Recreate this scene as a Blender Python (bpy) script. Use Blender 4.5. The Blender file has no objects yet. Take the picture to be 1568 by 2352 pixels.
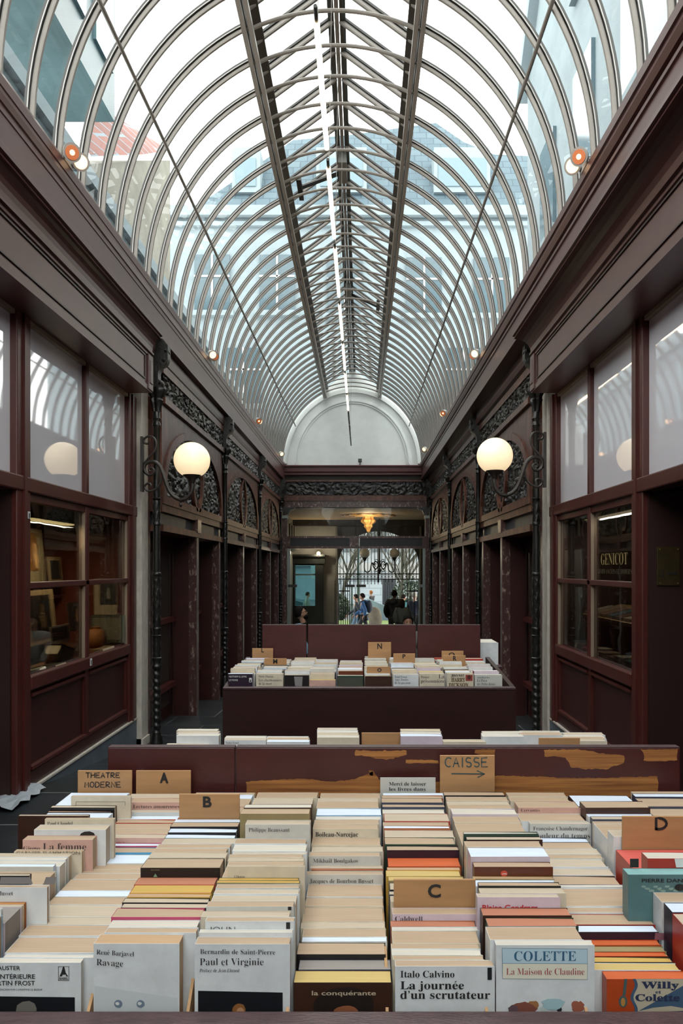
import bpy, bmesh, math, random
from mathutils import Vector, Matrix, noise as mnoise
random.seed(7)
SC = bpy.context.scene
COL = SC.collection
PI = math.pi
EYE = 1.55
FPX, VX, VY = 1650.0, 829.0, 1305.0

# ---------------------------------------------------------------- camera
cam_d = bpy.data.cameras.new('camera')
cam_d.sensor_fit = 'VERTICAL'; cam_d.sensor_height = 36.0; cam_d.sensor_width = 24.0
cam_d.lens = FPX / 2352 * 36.0
cam_d.shift_x = -(VX - 784) / 2352
cam_d.shift_y = (VY - 1176) / 2352
cam_d.clip_start = 0.05; cam_d.clip_end = 300
cam = bpy.data.objects.new('camera', cam_d); COL.objects.link(cam)
cam.location = (0, 0, EYE); cam.rotation_euler = (PI / 2, 0, 0)
SC.camera = cam
# ---------------------------------------------------------------- sky and exposure
SKY = 5.6
w = bpy.data.worlds.new('overcast_sky'); SC.world = w; w.use_nodes = True
bg = w.node_tree.nodes['Background']
bg.inputs[0].default_value = (1.0, 0.965, 0.915, 1); bg.inputs[1].default_value = SKY
SC.view_settings.view_transform = 'Standard'; SC.view_settings.look = 'None'
SC.view_settings.exposure = 0.0; SC.view_settings.gamma = 1.0
SC.view_settings.use_curve_mapping = False
SC.cycles.use_denoising = True
SC.cycles.transparent_max_bounces = 24
SC.cycles.max_bounces = 7; SC.cycles.diffuse_bounces = 4; SC.cycles.glossy_bounces = 3
SC.cycles.caustics_reflective = False; SC.cycles.caustics_refractive = False
SC.cycles.sample_clamp_indirect = 5.0

# ---------------------------------------------------------------- materials
def lin(h):
    h = h.lstrip('#'); r = []
    for i in (0, 2, 4):
        c = int(h[i:i + 2], 16) / 255
        r.append(c / 12.92 if c <= .04045 else ((c + .055) / 1.055) ** 2.4)
    return (*r, 1)
MATS = {}
def mat(name, hexc, rough=.55, var=.0, scale=8, stretch=(1, 1, 1), hex2=None, bump=0, bscale=None, spec=.5, metal=0, emit=0, ecol=None, fac=(.35, .65), coat=0):
    if name in MATS: return MATS[name]
    m = bpy.data.materials.new(name); m.use_nodes = True; nt = m.node_tree; N = nt.nodes; L = nt.links
    b = N['Principled BSDF']
    c = lin(hexc)
    b.inputs['Base Color'].default_value = c; b.inputs['Roughness'].default_value = rough
    b.inputs['Metallic'].default_value = metal; b.inputs['Specular IOR Level'].default_value = spec
    if coat: b.inputs['Coat Weight'].default_value = coat; b.inputs['Coat Roughness'].default_value = .12
    if emit:
        b.inputs['Emission Color'].default_value = lin(ecol or hexc); b.inputs['Emission Strength'].default_value = emit
    tc = N.new('ShaderNodeTexCoord'); mp = N.new('ShaderNodeMapping'); mp.inputs['Scale'].default_value = stretch
    L.new(tc.outputs['Object'], mp.inputs['Vector'])
    if var or hex2:
        n = N.new('ShaderNodeTexNoise'); n.inputs['Scale'].default_value = scale; n.inputs['Detail'].default_value = 5
        n.inputs['Roughness'].default_value = .62
        L.new(mp.outputs[0], n.inputs['Vector'])
        r = N.new('ShaderNodeValToRGB'); L.new(n.outputs['Fac'], r.inputs[0])
        r.color_ramp.elements[0].position, r.color_ramp.elements[1].position = fac
        if hex2:
            r.color_ramp.elements[0].color = c; r.color_ramp.elements[1].color = lin(hex2)
        else:
            r.color_ramp.elements[0].color = tuple(x * (1 - var) for x in c[:3]) + (1,)
            r.color_ramp.elements[1].color = tuple(min(1, x * (1 + var)) for x in c[:3]) + (1,)
        L.new(r.outputs[0], b.inputs['Base Color'])
    if bump:
        n2 = N.new('ShaderNodeTexNoise'); n2.inputs['Scale'].default_value = bscale or scale; n2.inputs['Detail'].default_value = 4
        L.new(mp.outputs[0], n2.inputs['Vector'])
        bp = N.new('ShaderNodeBump'); bp.inputs['Strength'].default_value = bump; bp.inputs['Distance'].default_value = .01
        L.new(n2.outputs['Fac'], bp.inputs['Height']); L.new(bp.outputs[0], b.inputs['Normal'])
    MATS[name] = m
    return m
def glass(name, tint, refl=.07, rough=.0, wavy=0, fres=True):
    if name in MATS: return MATS[name]
    m = bpy.data.materials.new(name); m.use_nodes = True; nt = m.node_tree; N = nt.nodes; L = nt.links
    N.remove(N['Principled BSDF']); out = N['Material Output']
    t = N.new('ShaderNodeBsdfTransparent'); t.inputs[0].default_value = lin(tint)
    g = N.new('ShaderNodeBsdfGlossy'); g.inputs['Roughness'].default_value = rough; g.inputs['Color'].default_value = (.95, .97, 1, 1)
    mx = N.new('ShaderNodeMixShader')
    if fres:
        f = N.new('ShaderNodeFresnel'); f.inputs['IOR'].default_value = 1.5
        a = N.new('ShaderNodeMath'); a.operation = 'MULTIPLY'; a.inputs[1].default_value = refl
        L.new(f.outputs[0], a.inputs[0]); L.new(a.outputs[0], mx.inputs[0])
    else:
        mx.inputs[0].default_value = refl
    if wavy:
        tc = N.new('ShaderNodeTexCoord'); n2 = N.new('ShaderNodeTexNoise'); n2.inputs['Scale'].default_value = 2.2
        L.new(tc.outputs['Object'], n2.inputs['Vector']); bp = N.new('ShaderNodeBump')
        bp.inputs['Strength'].default_value = wavy; bp.inputs['Distance'].default_value = .02
        L.new(n2.outputs['Fac'], bp.inputs['Height']); L.new(bp.outputs[0], g.inputs['Normal'])
        if fres: L.new(bp.outputs[0], f.inputs['Normal'])
    L.new(t.outputs[0], mx.inputs[1]); L.new(g.outputs[0], mx.inputs[2]); L.new(mx.outputs[0], out.inputs[0])
    MATS[name] = m
    return m

M_maroon = mat('maroon_paint', '#361614', .42, .14, 5, bump=.06, bscale=30)
M_maroon2 = mat('maroon_frame_paint', '#4a1f1b', .38, .12, 6, bump=.05, bscale=40)
M_cornice = mat('maroon_cornice_paint', '#4e2f2c', .36, .10, 5)
M_crate = mat('crate_dark_maroon', '#431c1b', .38, .12, 9, (1, 1, 3), bump=.08, bscale=60)
M_rim = mat('crate_rim_maroon', '#432e31', .35, .25, 40, (1, 4, 1), bump=.15, bscale=120)
M_iron = mat('black_cast_iron', '#191a19', .30, .2, 20, bump=.25, bscale=60)
M_lampiron = mat('lamp_iron', '#2c2521', .38, .2, 20)
M_relief = mat('black_cast_relief', '#262524', .38, .3, 30, bump=.5, bscale=45)
M_marble = mat('red_brown_marble', '#4a3230', .28, 0, 26, (1, 1, .45), hex2='#b8a298', fac=(.55, .74))
M_marble2 = mat('worn_brown_marble', '#46241a', .4, 0, 9, (1, 1, .5), hex2='#754b3b', fac=(.45, .75))
M_slate = mat('slate_strip', '#363c42', .4, .25, 9)
M_stone = mat('grey_blue_stone', '#c2bbb2', .6, .15, 12, (1, 1, .5), bump=.1, bscale=60)
M_plinth = mat('blue_stone', '#5a6470', .5, .15, 6)
M_rib = mat('grey_beige_rib_paint', '#8c8680', .38, .06, 10)
M_bar = mat('dark_glazing_bar', '#2a2826', .4)
M_bright = mat('aluminium_edge', '#a5a3a0', .4, metal=.2)
M_glassroof = glass('roof_glass', '#e9f1f2', .05, fres=False)
M_glassshop = glass('shop_glass', '#dcdcd8', .85, wavy=.06)
M_glassclear = glass('clear_glass', '#f2f5f4', .6)
M_plaster = mat('white_plaster', '#eceeec', .8, .04, 3)
M_cardwood = mat('plywood_card', '#a87f57', .6, .12, 4, (1, 1, 9), bump=.05)
M_cardboard = mat('hardboard_divider', '#b08a62', .75, .12, 25)
M_barewood = mat('bare_pine_wood', '#75451f', .6, 0, 7, (.6, 1, 22), hex2='#a8713a', fac=(.35, .65))
M_ink = mat('black_ink', '#1d1b1d', .7)
M_inkblue = mat('teal_ink', '#2d4a50', .7)
M_black = mat('soft_black', '#0e0c0b', .7)
M_white = mat('white_paint', '#d4d6d6', .6)

# ---------------------------------------------------------------- mesh helpers (z is relative to the eye height)
ABS = {}
class MB:
    def __init__(s): s.v = []; s.f = []
    def add(s, vs, fs):
        o = len(s.v); s.v += [tuple(v) for v in vs]; s.f += [tuple(i + o for i in f) for f in fs]; return s
    def box(s, x0, x1, y0, y1, z0, z1):
        if x0 > x1: x0, x1 = x1, x0
        if y0 > y1: y0, y1 = y1, y0
        if z0 > z1: z0, z1 = z1, z0
        return s.add([(x0, y0, z0), (x1, y0, z0), (x1, y1, z0), (x0, y1, z0), (x0, y0, z1), (x1, y0, z1), (x1, y1, z1), (x0, y1, z1)],
                     [(3, 2, 1, 0), (4, 5, 6, 7), (0, 1, 5, 4), (1, 2, 6, 5), (2, 3, 7, 6), (3, 0, 4, 7)])
    def quad(s, *p): return s.add(p, [tuple(range(len(p)))])
    def prism(s, poly, a, b, axis='y'):
        """poly in the two other axes (x,z) for y, (y,z) for x, (x,y) for z"""
        n = len(poly)
        def P(p, t):
            return (p[0], t, p[1]) if axis == 'y' else (t, p[0], p[1]) if axis == 'x' else (p[0], p[1], t)
        vs = [P(p, a) for p in poly] + [P(p, b) for p in poly]
        fs = [tuple(range(n)), tuple(range(2 * n - 1, n - 1, -1))] + [(i, i + n, (i + 1) % n + n, (i + 1) % n) for i in range(n)]
        return s.add(vs, fs)
    def tube(s, pts, r, seg=8, cap=True, closed=False):
        pts = [Vector(p) for p in pts]; n = len(pts)
        rs = r if isinstance(r, (list, tuple)) else [r] * n
        vs = []; up = None
        for i, p in enumerate(pts):
            if closed: t = pts[(i + 1) % n] - pts[i - 1]
            else: t = pts[min(i + 1, n - 1)] - pts[max(i - 1, 0)]
            t.normalize()
            if up is None:
                up = Vector((0, 0, 1)) if abs(t.z) < .9 else Vector((1, 0, 0))
            a = t.cross(up); a.normalize(); b2 = a.cross(t); b2.normalize(); up = b2
            for k in range(seg):
                th = 2 * PI * k / seg
                vs.append(p + (a * math.cos(th) + b2 * math.sin(th)) * rs[i])
        fs = []
        for i in range(n if closed else n - 1):
            j = (i + 1) % n
            for k in range(seg):
                l = (k + 1) % seg
                fs.append((i * seg + k, i * seg + l, j * seg + l, j * seg + k))
        if cap and not closed:
            fs.append(tuple(range(seg - 1, -1, -1))); fs.append(tuple(range((n - 1) * seg, n * seg)))
        return s.add(vs, fs)
    def lathe(s, cx, cy, prof, seg=20, mod=None):
        """prof: list of (radius, z); mod(theta,z)->radius factor"""
        vs = []; n = len(prof)
        for r, z in prof:
            for k in range(seg):
                th = 2 * PI * k / seg; rr = r * (mod(th, z) if mod else 1)
                vs.append((cx + rr * math.cos(th), cy + rr * math.sin(th), z))
        fs = []
        for i in range(n - 1):
            for k in range(seg):
                l = (k + 1) % seg
                fs.append((i * seg + k, i * seg + l, (i + 1) * seg + l, (i + 1) * seg + k))
        fs.append(tuple(range(seg - 1, -1, -1))); fs.append(tuple(range((n - 1) * seg, n * seg)))
        return s.add(vs, fs)
    def ell(s, c, r, seg=16, rings=10):
        prof = [(math.sin(PI * (i + .02) / (rings + .04)), -math.cos(PI * (i + .02) / (rings + .04))) for i in range(rings + 1)]
        o = MB().lathe(0, 0, prof, seg)
        return s.add([(c[0] + v[0] * r[0], c[1] + v[1] * r[1], c[2] + v[2] * r[2]) for v in o.v], o.f)
    def sweepY(s, prof, y0, y1):
        return s.prism(prof, y0, y1, 'y')
    def sweep_arc(s, path, prof, y):
        """path: list of (x,z,nx,nz); prof: closed list of (n,dy)"""
        vs = []; m = len(prof)
        for x, z, nx, nz in path:
            for n_, d in prof: vs.append((x + nx * n_, y + d, z + nz * n_))
        fs = []
        for i in range(len(path) - 1):
            for k in range(m):
                l = (k + 1) % m
                fs.append((i * m + k, i * m + l, (i + 1) * m + l, (i + 1) * m + k))
        fs.append(tuple(range(m))); fs.append(tuple(range((len(path)) * m - 1, (len(path) - 1) * m - 1, -1)))
        return s.add(vs, fs)
    def xf(s, fn):
        s.v = [tuple(fn(*v)) for v in s.v]; return s
    def build(s, name, m, parent=None, smooth=False, kind=None, bevel=0):
        o0 = ABS.get(parent.name, (0, 0, 0)) if parent else (0, 0, 0)
        me = bpy.data.meshes.new(name)
        me.from_pydata([(v[0] - o0[0], v[1] - o0[1], v[2] + EYE - o0[2]) for v in s.v], [], s.f)
        bm = bmesh.new(); bm.from_mesh(me)
        bmesh.ops.recalc_face_normals(bm, faces=bm.faces)
        bm.to_mesh(me); bm.free()
        me.materials.append(m)
        if smooth:
            me.polygons.foreach_set('use_smooth', [True] * len(me.polygons))
            if hasattr(me, 'set_sharp_from_angle'): me.set_sharp_from_angle(angle=math.radians(40))
        o = bpy.data.objects.new(name, me); COL.objects.link(o)
        if parent: o.parent = parent; ABS[o.name] = o0
        if bevel:
            b = o.modifiers.new('bevel', 'BEVEL'); b.width = bevel; b.segments = 2; b.limit_method = 'ANGLE'
        if kind: o['kind'] = kind
        return o
def thing(name, label, cat, loc, group=None, kind='thing'):
    o = bpy.data.objects.new(name, None); COL.objects.link(o); o.empty_display_size = .1
    l = (loc[0], loc[1], loc[2] + EYE); o.location = l; ABS[o.name] = l
    o['label'] = label; o['category'] = cat; o['kind'] = kind
    if group: o['group'] = group
    return o
def tag(o, label, cat, group=None, kind='thing'):
    o['label'] = label; o['category'] = cat; o['kind'] = kind
    if group: o['group'] = group
    return o
def struct(name, label=None, cat=None):
    o = bpy.data.objects.new(name, None); COL.objects.link(o); o['kind'] = 'structure'; ABS[o.name] = (0, 0, 0)
    return o
def copy_tree(o, parent=None):
    c = o.copy(); COL.objects.link(c)
    if parent: c.parent = parent; c.matrix_parent_inverse = Matrix()
    for ch in list(o.children): copy_tree(ch, c)
    return c
def px(x, y, Y): return ((x - VX) * Y / FPX, (VY - y) * Y / FPX)

def smooth_pts(pts, n=6):
    P = [Vector(p) for p in pts]; out = []
    for i in range(len(P) - 1):
        p0, p1, p2, p3 = P[max(i - 1, 0)], P[i], P[i + 1], P[min(i + 2, len(P) - 1)]
        for j in range(n):
            u = j / n
            out.append(.5 * ((2 * p1) + (p2 - p0) * u + (2 * p0 - 5 * p1 + 4 * p2 - p3) * u * u + (-p0 + 3 * p1 - 3 * p2 + p3) * u ** 3))
    out.append(P[-1]); return out
# ---------------------------------------------------------------- lettering
def serif(s):
    return ''.join(chr(0x1D400 + ord(c) - 65) if 'A' <= c <= 'Z' else chr(0x1D41A + ord(c) - 97) if 'a' <= c <= 'z' else c for c in s)
ACC = {'é': ('e', 1), 'è': ('e', -1), 'É': ('E', 1), 'ï': ('i', 2), 'ç': ('c', 3), 'œ': ('oe', 0)}
def _curve_mesh(body, offs, shear):
    c = bpy.data.curves.new('lettering', 'FONT'); c.body = body; c.size = 1; c.offset = offs; c.shear = shear; c.resolution_u = 3
    o = bpy.data.objects.new('lettering', c); COL.objects.link(o)
    dg = bpy.context.evaluated_depsgraph_get(); dg.update()
    me = bpy.data.meshes.new_from_object(o.evaluated_get(dg))
    bpy.data.objects.remove(o); bpy.data.curves.remove(c)
    vs = [(v.co.x, v.co.y) for v in me.vertices]; fs = [tuple(p.vertices) for p in me.polygons]
    bpy.data.meshes.remove(me)
    return vs, fs
def letter_geo(s, style, bold=0):
    """unit-size flat lettering, cap height about .68; returns 2D verts and faces"""
    shear = .3 if style == 'italic' else 0
    ser = style in ('serif', 'italic')
    offs = (-.012 if ser else 0) + bold
    plain = ''.join(ACC[c][0] if c in ACC else c for c in s)
    body = serif(plain) if ser else plain
    vs, fs = _curve_mesh(body, offs, shear)
    for i, c in enumerate(s):
        if c in ACC and ACC[c][1]:
            pre = ''.join(ACC[q][0] if q in ACC else q for q in s[:i + 1])
            v2, _ = _curve_mesh(serif(pre) if ser else pre, offs, shear)
            if not v2: continue
            x = max(v[0] for v in v2) - .2; k = ACC[c][1]; h = .76 if c == 'É' else .56
            if k == 3: q = [(x - .03, -.02), (x + .03, -.02), (x + .03, -.13), (x - .06, -.15)]
            elif k == 2: q = [(x - .02, h), (x + .06, h), (x + .06, h + .09), (x - .02, h + .09)]
            else: q = [(x - .05 * k, h), (x + .01 * k, h), (x + .13 * k, h + .15), (x + .04 * k, h + .15)]
            o = len(vs); vs = vs + q; fs = fs + [(o, o + 1, o + 2, o + 3)]
    return vs, fs
def write(s, x, z, w, h, y, parent, m, style='serif', bold=0, name='lettering', nrm=(0, -1), slope=0):
    """lettering in the plane Y=y: lower-left baseline at (x,z), total width w, cap height h"""
    vs, fs = letter_geo(s, style, bold)
    x0 = min(v[0] for v in vs); x1 = max(v[0] for v in vs)
    kx = w / (x1 - x0); kz = h / .68
    b = MB().add([(x + (v[0] - x0) * kx, y, z + v[1] * kz + slope * (v[0] - x0) * kx) for v in vs], fs)
    return b.build(name, m, parent)
def wpx(s, x0, x1, yb, cap, Y, parent, m, style='serif', bold=0, slope=0):
    """lettering given by photo pixels on the plane at depth Y"""
    X, Z = px(x0, yb, Y)
    return write(s, X, Z, (x1 - x0) * Y / FPX, cap * Y / FPX, Y - .0009, parent, m, style, bold, slope=slope)
def strokes(polys, x, z, w, h, y, wid, parent, m, name='lettering'):
    """hand-drawn strokes in unit coordinates (0..1), scaled to w,h"""
    b = MB()
    for pl in polys:
        P = [Vector((x + p[0] * w, z + p[1] * h)) for p in pl]
        n = len(P); L_, R_ = [], []
        for i, p in enumerate(P):
            t = P[min(i + 1, n - 1)] - P[max(i - 1, 0)]
            if t.length < 1e-9: t = Vector((1, 0))
            t.normalize(); nn = Vector((-t.y, t.x)) * wid / 2
            if i == 0: p = p - t * wid * .3
            if i == n - 1: p = p + t * wid * .3
            L_.append((p.x + nn.x, y, p.y + nn.y)); R_.append((p.x - nn.x, y, p.y - nn.y))
        vs = L_ + R_
        b.add(vs, [(i, i + 1, n + i + 1, n + i) for i in range(n - 1)])
    return b.build(name, m, parent)
def arc(cx, cy, rx, ry, a0, a1, n=9):
    return [(cx + rx * math.cos(math.radians(a0 + (a1 - a0) * i / n)), cy + ry * math.sin(math.radians(a0 + (a1 - a0) * i / n))) for i in range(n + 1)]
HAND = {
    'T': [[(0, 1), (1, 1.02)], [(.5, 1), (.48, 0)]], 'H': [[(0, 1), (0, 0)], [(1, 1), (1, 0)], [(0, .5), (1, .55)]],
    'E': [[(.9, 1), (0, .97), (0, 0), (1, 0)], [(0, .5), (.75, .52)]], 'A': [[(0, 0), (.5, 1), (1, 0)], [(.2, .36), (.82, .36)]],
    'R': [[(0, 0), (0, 1)], [(0, 1)] + arc(.45, .75, .45, .25, 90, -90, 6) + [(0, .5), (.95, 0)]],
    'M': [[(0, 0), (.1, 1), (.5, .35), (.9, 1), (1, 0)]], 'O': [arc(.5, .5, .5, .5, 90, 450, 14)],
    'D': [[(0, 0), (0, 1)] + arc(.3, .5, .7, .5, 90, -90, 8) + [(0, 0)]], 'N': [[(0, 0), (0, 1), (1, 0), (1, 1)]],
    'C': [arc(.6, .5, .6, .5, 50, 300, 12)], 'I': [[(.5, 1), (.5, 0)]],
    'S': [arc(.5, .74, .45, .26, 40, 250, 8) + arc(.5, .25, .45, .25, 80, -140, 8)],
}
def handline(s, x, z, w, h, y, wid, parent, m):
    """a hand-lettered line"""
    adv = [(.45 if c == 'I' else .6 if c == ' ' else 1.0) for c in s]; tot = sum(adv) + .35 * (len(s) - 1)
    u = w / tot; pos = 0; polys = []
    for c, a in zip(s, adv):
        for pl in HAND.get(c, []):
            polys.append([((pos + p[0] * a) * u / w, p[1] + random.uniform(-.015, .015)) for p in pl])
        pos += a + .35
    return strokes(polys, x, z, w, h, y, wid, parent, m)
# ================================================================ the setting
def floor_z(y):
    P = [(-10, -1.55), (5.0, -1.55), (7.5, -1.85), (19.3, -2.33), (26, -2.72), (60, -2.9)]
    for (a, za), (b, zb) in zip(P, P[1:]):
        if y <= b: return za + (zb - za) * (max(y, a) - a) / (b - a)
    return -2.9
SPAN_L, SPAN_R = -2.03, 1.56           # inner lips of the nave cornice
WL, WR = -2.34, 1.97                   # shopfront planes
FL, FR = -2.15, 1.84                   # faces of the arcade bays
YE = 19.3                              # end of the nave
# floor: dark blue stone slabs with pale joints
def floor_mat():
    m = mat('dark_slab_floor', '#2b2f33', .30, .3, 3, bump=.12, bscale=14)
    nt = m.node_tree; N = nt.nodes; L = nt.links; b = N['Principled BSDF']
    tc = [n for n in N if n.type == 'TEX_COORD'][0]
    br = N.new('ShaderNodeTexBrick'); br.inputs['Scale'].default_value = 1.0
    br.inputs['Brick Width'].default_value = .95; br.inputs['Row Height'].default_value = .62
    br.inputs['Mortar Size'].default_value = .006; br.inputs['Mortar'].default_value = lin('#777b7d')
    src = b.inputs['Base Color'].links[0].from_socket
    L.new(src, br.inputs['Color1']); L.new(src, br.inputs['Color2']); L.new(tc.outputs['Object'], br.inputs['Vector'])
    L.new(br.outputs['Color'], b.inputs['Base Color'])
    return m
fl = MB(); ys = [-9, 2, 5, 6, 7.5, 10, 14, YE, 22, 26]
for a, b_ in zip(ys, ys[1:]): fl.quad((-3.2, a, floor_z(a)), (3.2, a, floor_z(a)), (3.2, b_, floor_z(b_)), (-3.2, b_, floor_z(b_)))
fl.build('floor', floor_mat(), kind='structure')
# outer walls behind the shopfronts and bays, wall behind the camera
for nm, x0, x1 in (('wall_left', -3.75, -3.65), ('wall_right', 3.35, 3.45)):
    MB().box(x0, x1, -9, YE + .3, -2.6, 2.3).build(nm, M_maroon, kind='structure')
MB().box(-3.7, 3.4, -9.1, -9, -1.6, 2.8).build('wall_back', M_plaster, kind='structure')
MB().box(-3.7, -2.14, YE, YE + .1, -3.0, 2.3).build('wall_end_left', M_maroon, kind='structure')
MB().box(1.89, 3.4, YE, YE + .1, -3.0, 2.3).build('wall_end_right', M_maroon, kind='structure')
# slabs over the side shops
for nm, x0, x1 in (('ceiling_left', -3.7, -2.2), ('ceiling_right', 1.88, 3.4)):
    MB().box(x0, x1, -9, YE, 2.22, 2.34).build(nm, M_maroon, kind='structure')

# nave cornice that carries the roof (trim)
def cornice_prof(face, lip):
    P = [(-.35, 2.2), (0, 2.2), (.2, 2.22), (.28, 2.27), (.3, 2.36), (.86, 2.36), (.86, 2.43), (.80, 2.44), (.80, 2.60), (.85, 2.605), (.85, 2.63),
         (.80, 2.635), (.80, 2.655), (.88, 2.66), (.95, 2.70), (.95, 2.725), (1, 2.73), (1, 2.79), (.97, 2.8), (.9, 2.82), (-.35, 2.82)]
    return [(face + (lip - face) * u, z) for u, z in P]
MB().sweepY(cornice_prof(FL, SPAN_L), -9, YE).build('trim_1', M_cornice, kind='structure', smooth=False)
MB().sweepY(cornice_prof(FR, SPAN_R), -9, YE).build('trim_2', M_cornice, kind='structure', smooth=False)

# ---------------------------------------------------------------- glazed barrel roof
XC, RA, ZS, RB = -.235, 1.83, 2.76, 2.03
TP = math.radians(66.5)
def ell_path(t0, t1, n, side=1, dr=0):
    r = []
    for i in range(n + 1):
        t = t0 + (t1 - t0) * i / n
        nx, nz = math.cos(t) / RA, math.sin(t) / RB; l = math.hypot(nx, nz); nx /= l; nz /= l
        r.append((XC + side * (RA * math.cos(t) + nx * dr), ZS + RB * math.sin(t) + nz * dr, side * nx, nz))
    return r
PXO = RA * math.cos(TP); PZ = ZS + RB * math.sin(TP)
RIDGE = 5.30
roof = struct('ceiling')
RIBS = [1.62 + .41 * i for i in range(44) if 1.62 + .41 * i < YE - .05]
hexp = lambda w_, h0, h1: [(h0, -w_ * .35), (h0, w_ * .35), (h0 + (h1 - h0) * .3, w_ * .5), (h1, w_ * .5), (h1, -w_ * .5), (h0 + (h1 - h0) * .3, -w_ * .5)]
ribm = {}; y0 = RIBS[0]
for side in (-1, 1):
    p = ell_path(0, TP, 22, side)
    ribm['rib', side] = MB().sweep_arc(p, hexp(.028, -.026, .002), y0).build('rib', M_rib, roof, smooth=True)
    b_ = MB().sweep_arc(p, [(.012, -.031), (.012, .031), (.030, .031), (.030, -.031)], y0)
    ribm['glazing_bar', side] = b_.build('glazing_bar', M_bar, roof)
    e = MB()
    e.sweep_arc(p, [(.006, -.033), (.006, -.026), (.012, -.026), (.012, -.033)], y0).sweep_arc(p, [(.006, .026), (.006, .033), (.012, .033), (.012, .026)], y0)
    ribm['glazing_edge', side] = e.build('glazing_edge', M_bright, roof)
    # rafter from purlin to ridge
    x0, z0, x1, z1 = XC + side * PXO, PZ + .17, XC + side * .04, RIDGE
    dx, dz = x1 - x0, z1 - z0; l = math.hypot(dx, dz); nx, nz = (-dz / l * (1 if dx > 0 else -1), abs(dx) / l)
    pr = [(x0, z0, nx, nz), (x1, z1, nx, nz)]
    ribm['rafter', side] = MB().sweep_arc(pr, hexp(.036, -.03, .006), y0).build('rafter', M_rib, roof)
    ribm['rafter_bar', side] = MB().sweep_arc(pr, [(.010, -.033), (.010, .033), (.030, .033), (.030, -.033)], y0).build('rafter_bar', M_bar, roof)
ribm['tie_bar', 0] = MB().tube([(q[0], y0 + .02, q[1]) for q in ell_path(TP, PI - TP, 16, 1, -.015)], .017, 8).build('tie_bar', M_rib, roof, smooth=True)
for y in RIBS[1:]:
    for (nm, sd), o in ribm.items():
        c = o.copy(); COL.objects.link(c); c.location = (0, y - y0, 0)
for side in (-1, 1):
    X = XC + side * PXO
    MB().box(X + side * .005, X + side * .025, -9, YE - .02, PZ - .02, PZ + .22).prism([(X + side * .02, PZ + .15), (X - side * .085, PZ + .19), (X - side * .085, PZ + .21), (X + side * .02, PZ + .17)], -9, YE - .02).build('purlin', M_bar, roof)
    b_ = MB().box(X - .05, X - .012, -9, YE - .02, PZ - .06, PZ - .02).box(X + .012, X + .05, -9, YE - .02, PZ - .06, PZ - .02)
    b_.build('purlin_rail', mat('purlin_rail_paint', '#a8a29b', .4), roof)
    q = ell_path(math.radians(31.5), math.radians(31.6), 1, side, -.05)[0]
    MB().tube([(q[0], -9, q[1]), (q[0], YE - .1, q[1])], .0155, 8).build('tie_rod', M_rib, roof, smooth=True)
MB().box(XC - .085, XC - .028, -9, YE - .02, RIDGE - .02, RIDGE + .06).box(XC + .028, XC + .085, -9, YE - .02, RIDGE - .02, RIDGE + .06).build('ridge_beam', M_bar, roof)
MB().box(XC - .02, XC + .02, -9, YE - .02, RIDGE - .03, RIDGE).build('ridge_rail', M_rib, roof)
g = MB()
for side in (-1, 1):
    p = ell_path(0, TP, 22, side, .02)
    for a, b2 in zip(p, p[1:]): g.quad((a[0], -9, a[1]), (a[0], YE, a[1]), (b2[0], YE, b2[1]), (b2[0], -9, b2[1]))
    X = XC + side * PXO
    g.quad((X, -9, PZ + .19), (X, YE, PZ + .19), (XC, YE, RIDGE + .02), (XC, -9, RIDGE + .02))
g.build('glazing', M_glassroof, roof, smooth=True)
MB().prism([(q[0], q[1]) for q in ell_path(0, PI, 30, 1, .03)] , -9.1, -9.0).build('gable', M_plaster, roof)

# ---------------------------------------------------------------- end wall: lunette, beam, frieze, portal
lun = [(q[0], q[1]) for q in ell_path(0, PI, 40, 1, .06)]
we = struct('wall_end')
MB().prism([(1.72, 2.5), *lun, (-2.2, 2.5)], YE, YE + .2).build('lunette', M_plaster, we)
# lantern gable above the arc
MB().prism([(XC - PXO, PZ), (XC + PXO, PZ), (XC + PXO, PZ + .2), (XC, RIDGE + .05), (XC - PXO, PZ + .2)], YE - .01, YE + .2).build('lantern_gable', M_plaster, we)
for k, (d, wd, th) in enumerate(((-.03, .10, .05), (-.30, .035, .03), (-.36, .02, .02))):
    q = ell_path(0.02, PI - .02, 40, 1, d)
    MB().sweep_arc(q, [(-wd / 2, -th), (wd / 2, -th), (wd / 2, 0), (-wd / 2, 0)], YE).build('arch_moulding', M_plaster, we)
M_redbeam = mat('red_beam_paint', '#5a2a2b', .4, .1, 6)
MB().prism([(YE + .3, 2.50), (YE - .06, 2.50), (YE - .06, 2.56), (YE - .10, 2.58), (YE - .10, 2.70), (YE - .14, 2.715), (YE - .14, 2.75), (YE + .3, 2.76)], -2.2, 1.8, 'x').build('trim_3', M_redbeam, kind='structure')
MB().box(-3.7, 3.4, YE + .02, YE + .3, 1.62, 2.5).build('header', mat('dark_umber_paint', '#2a201b', .6), we)

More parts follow.
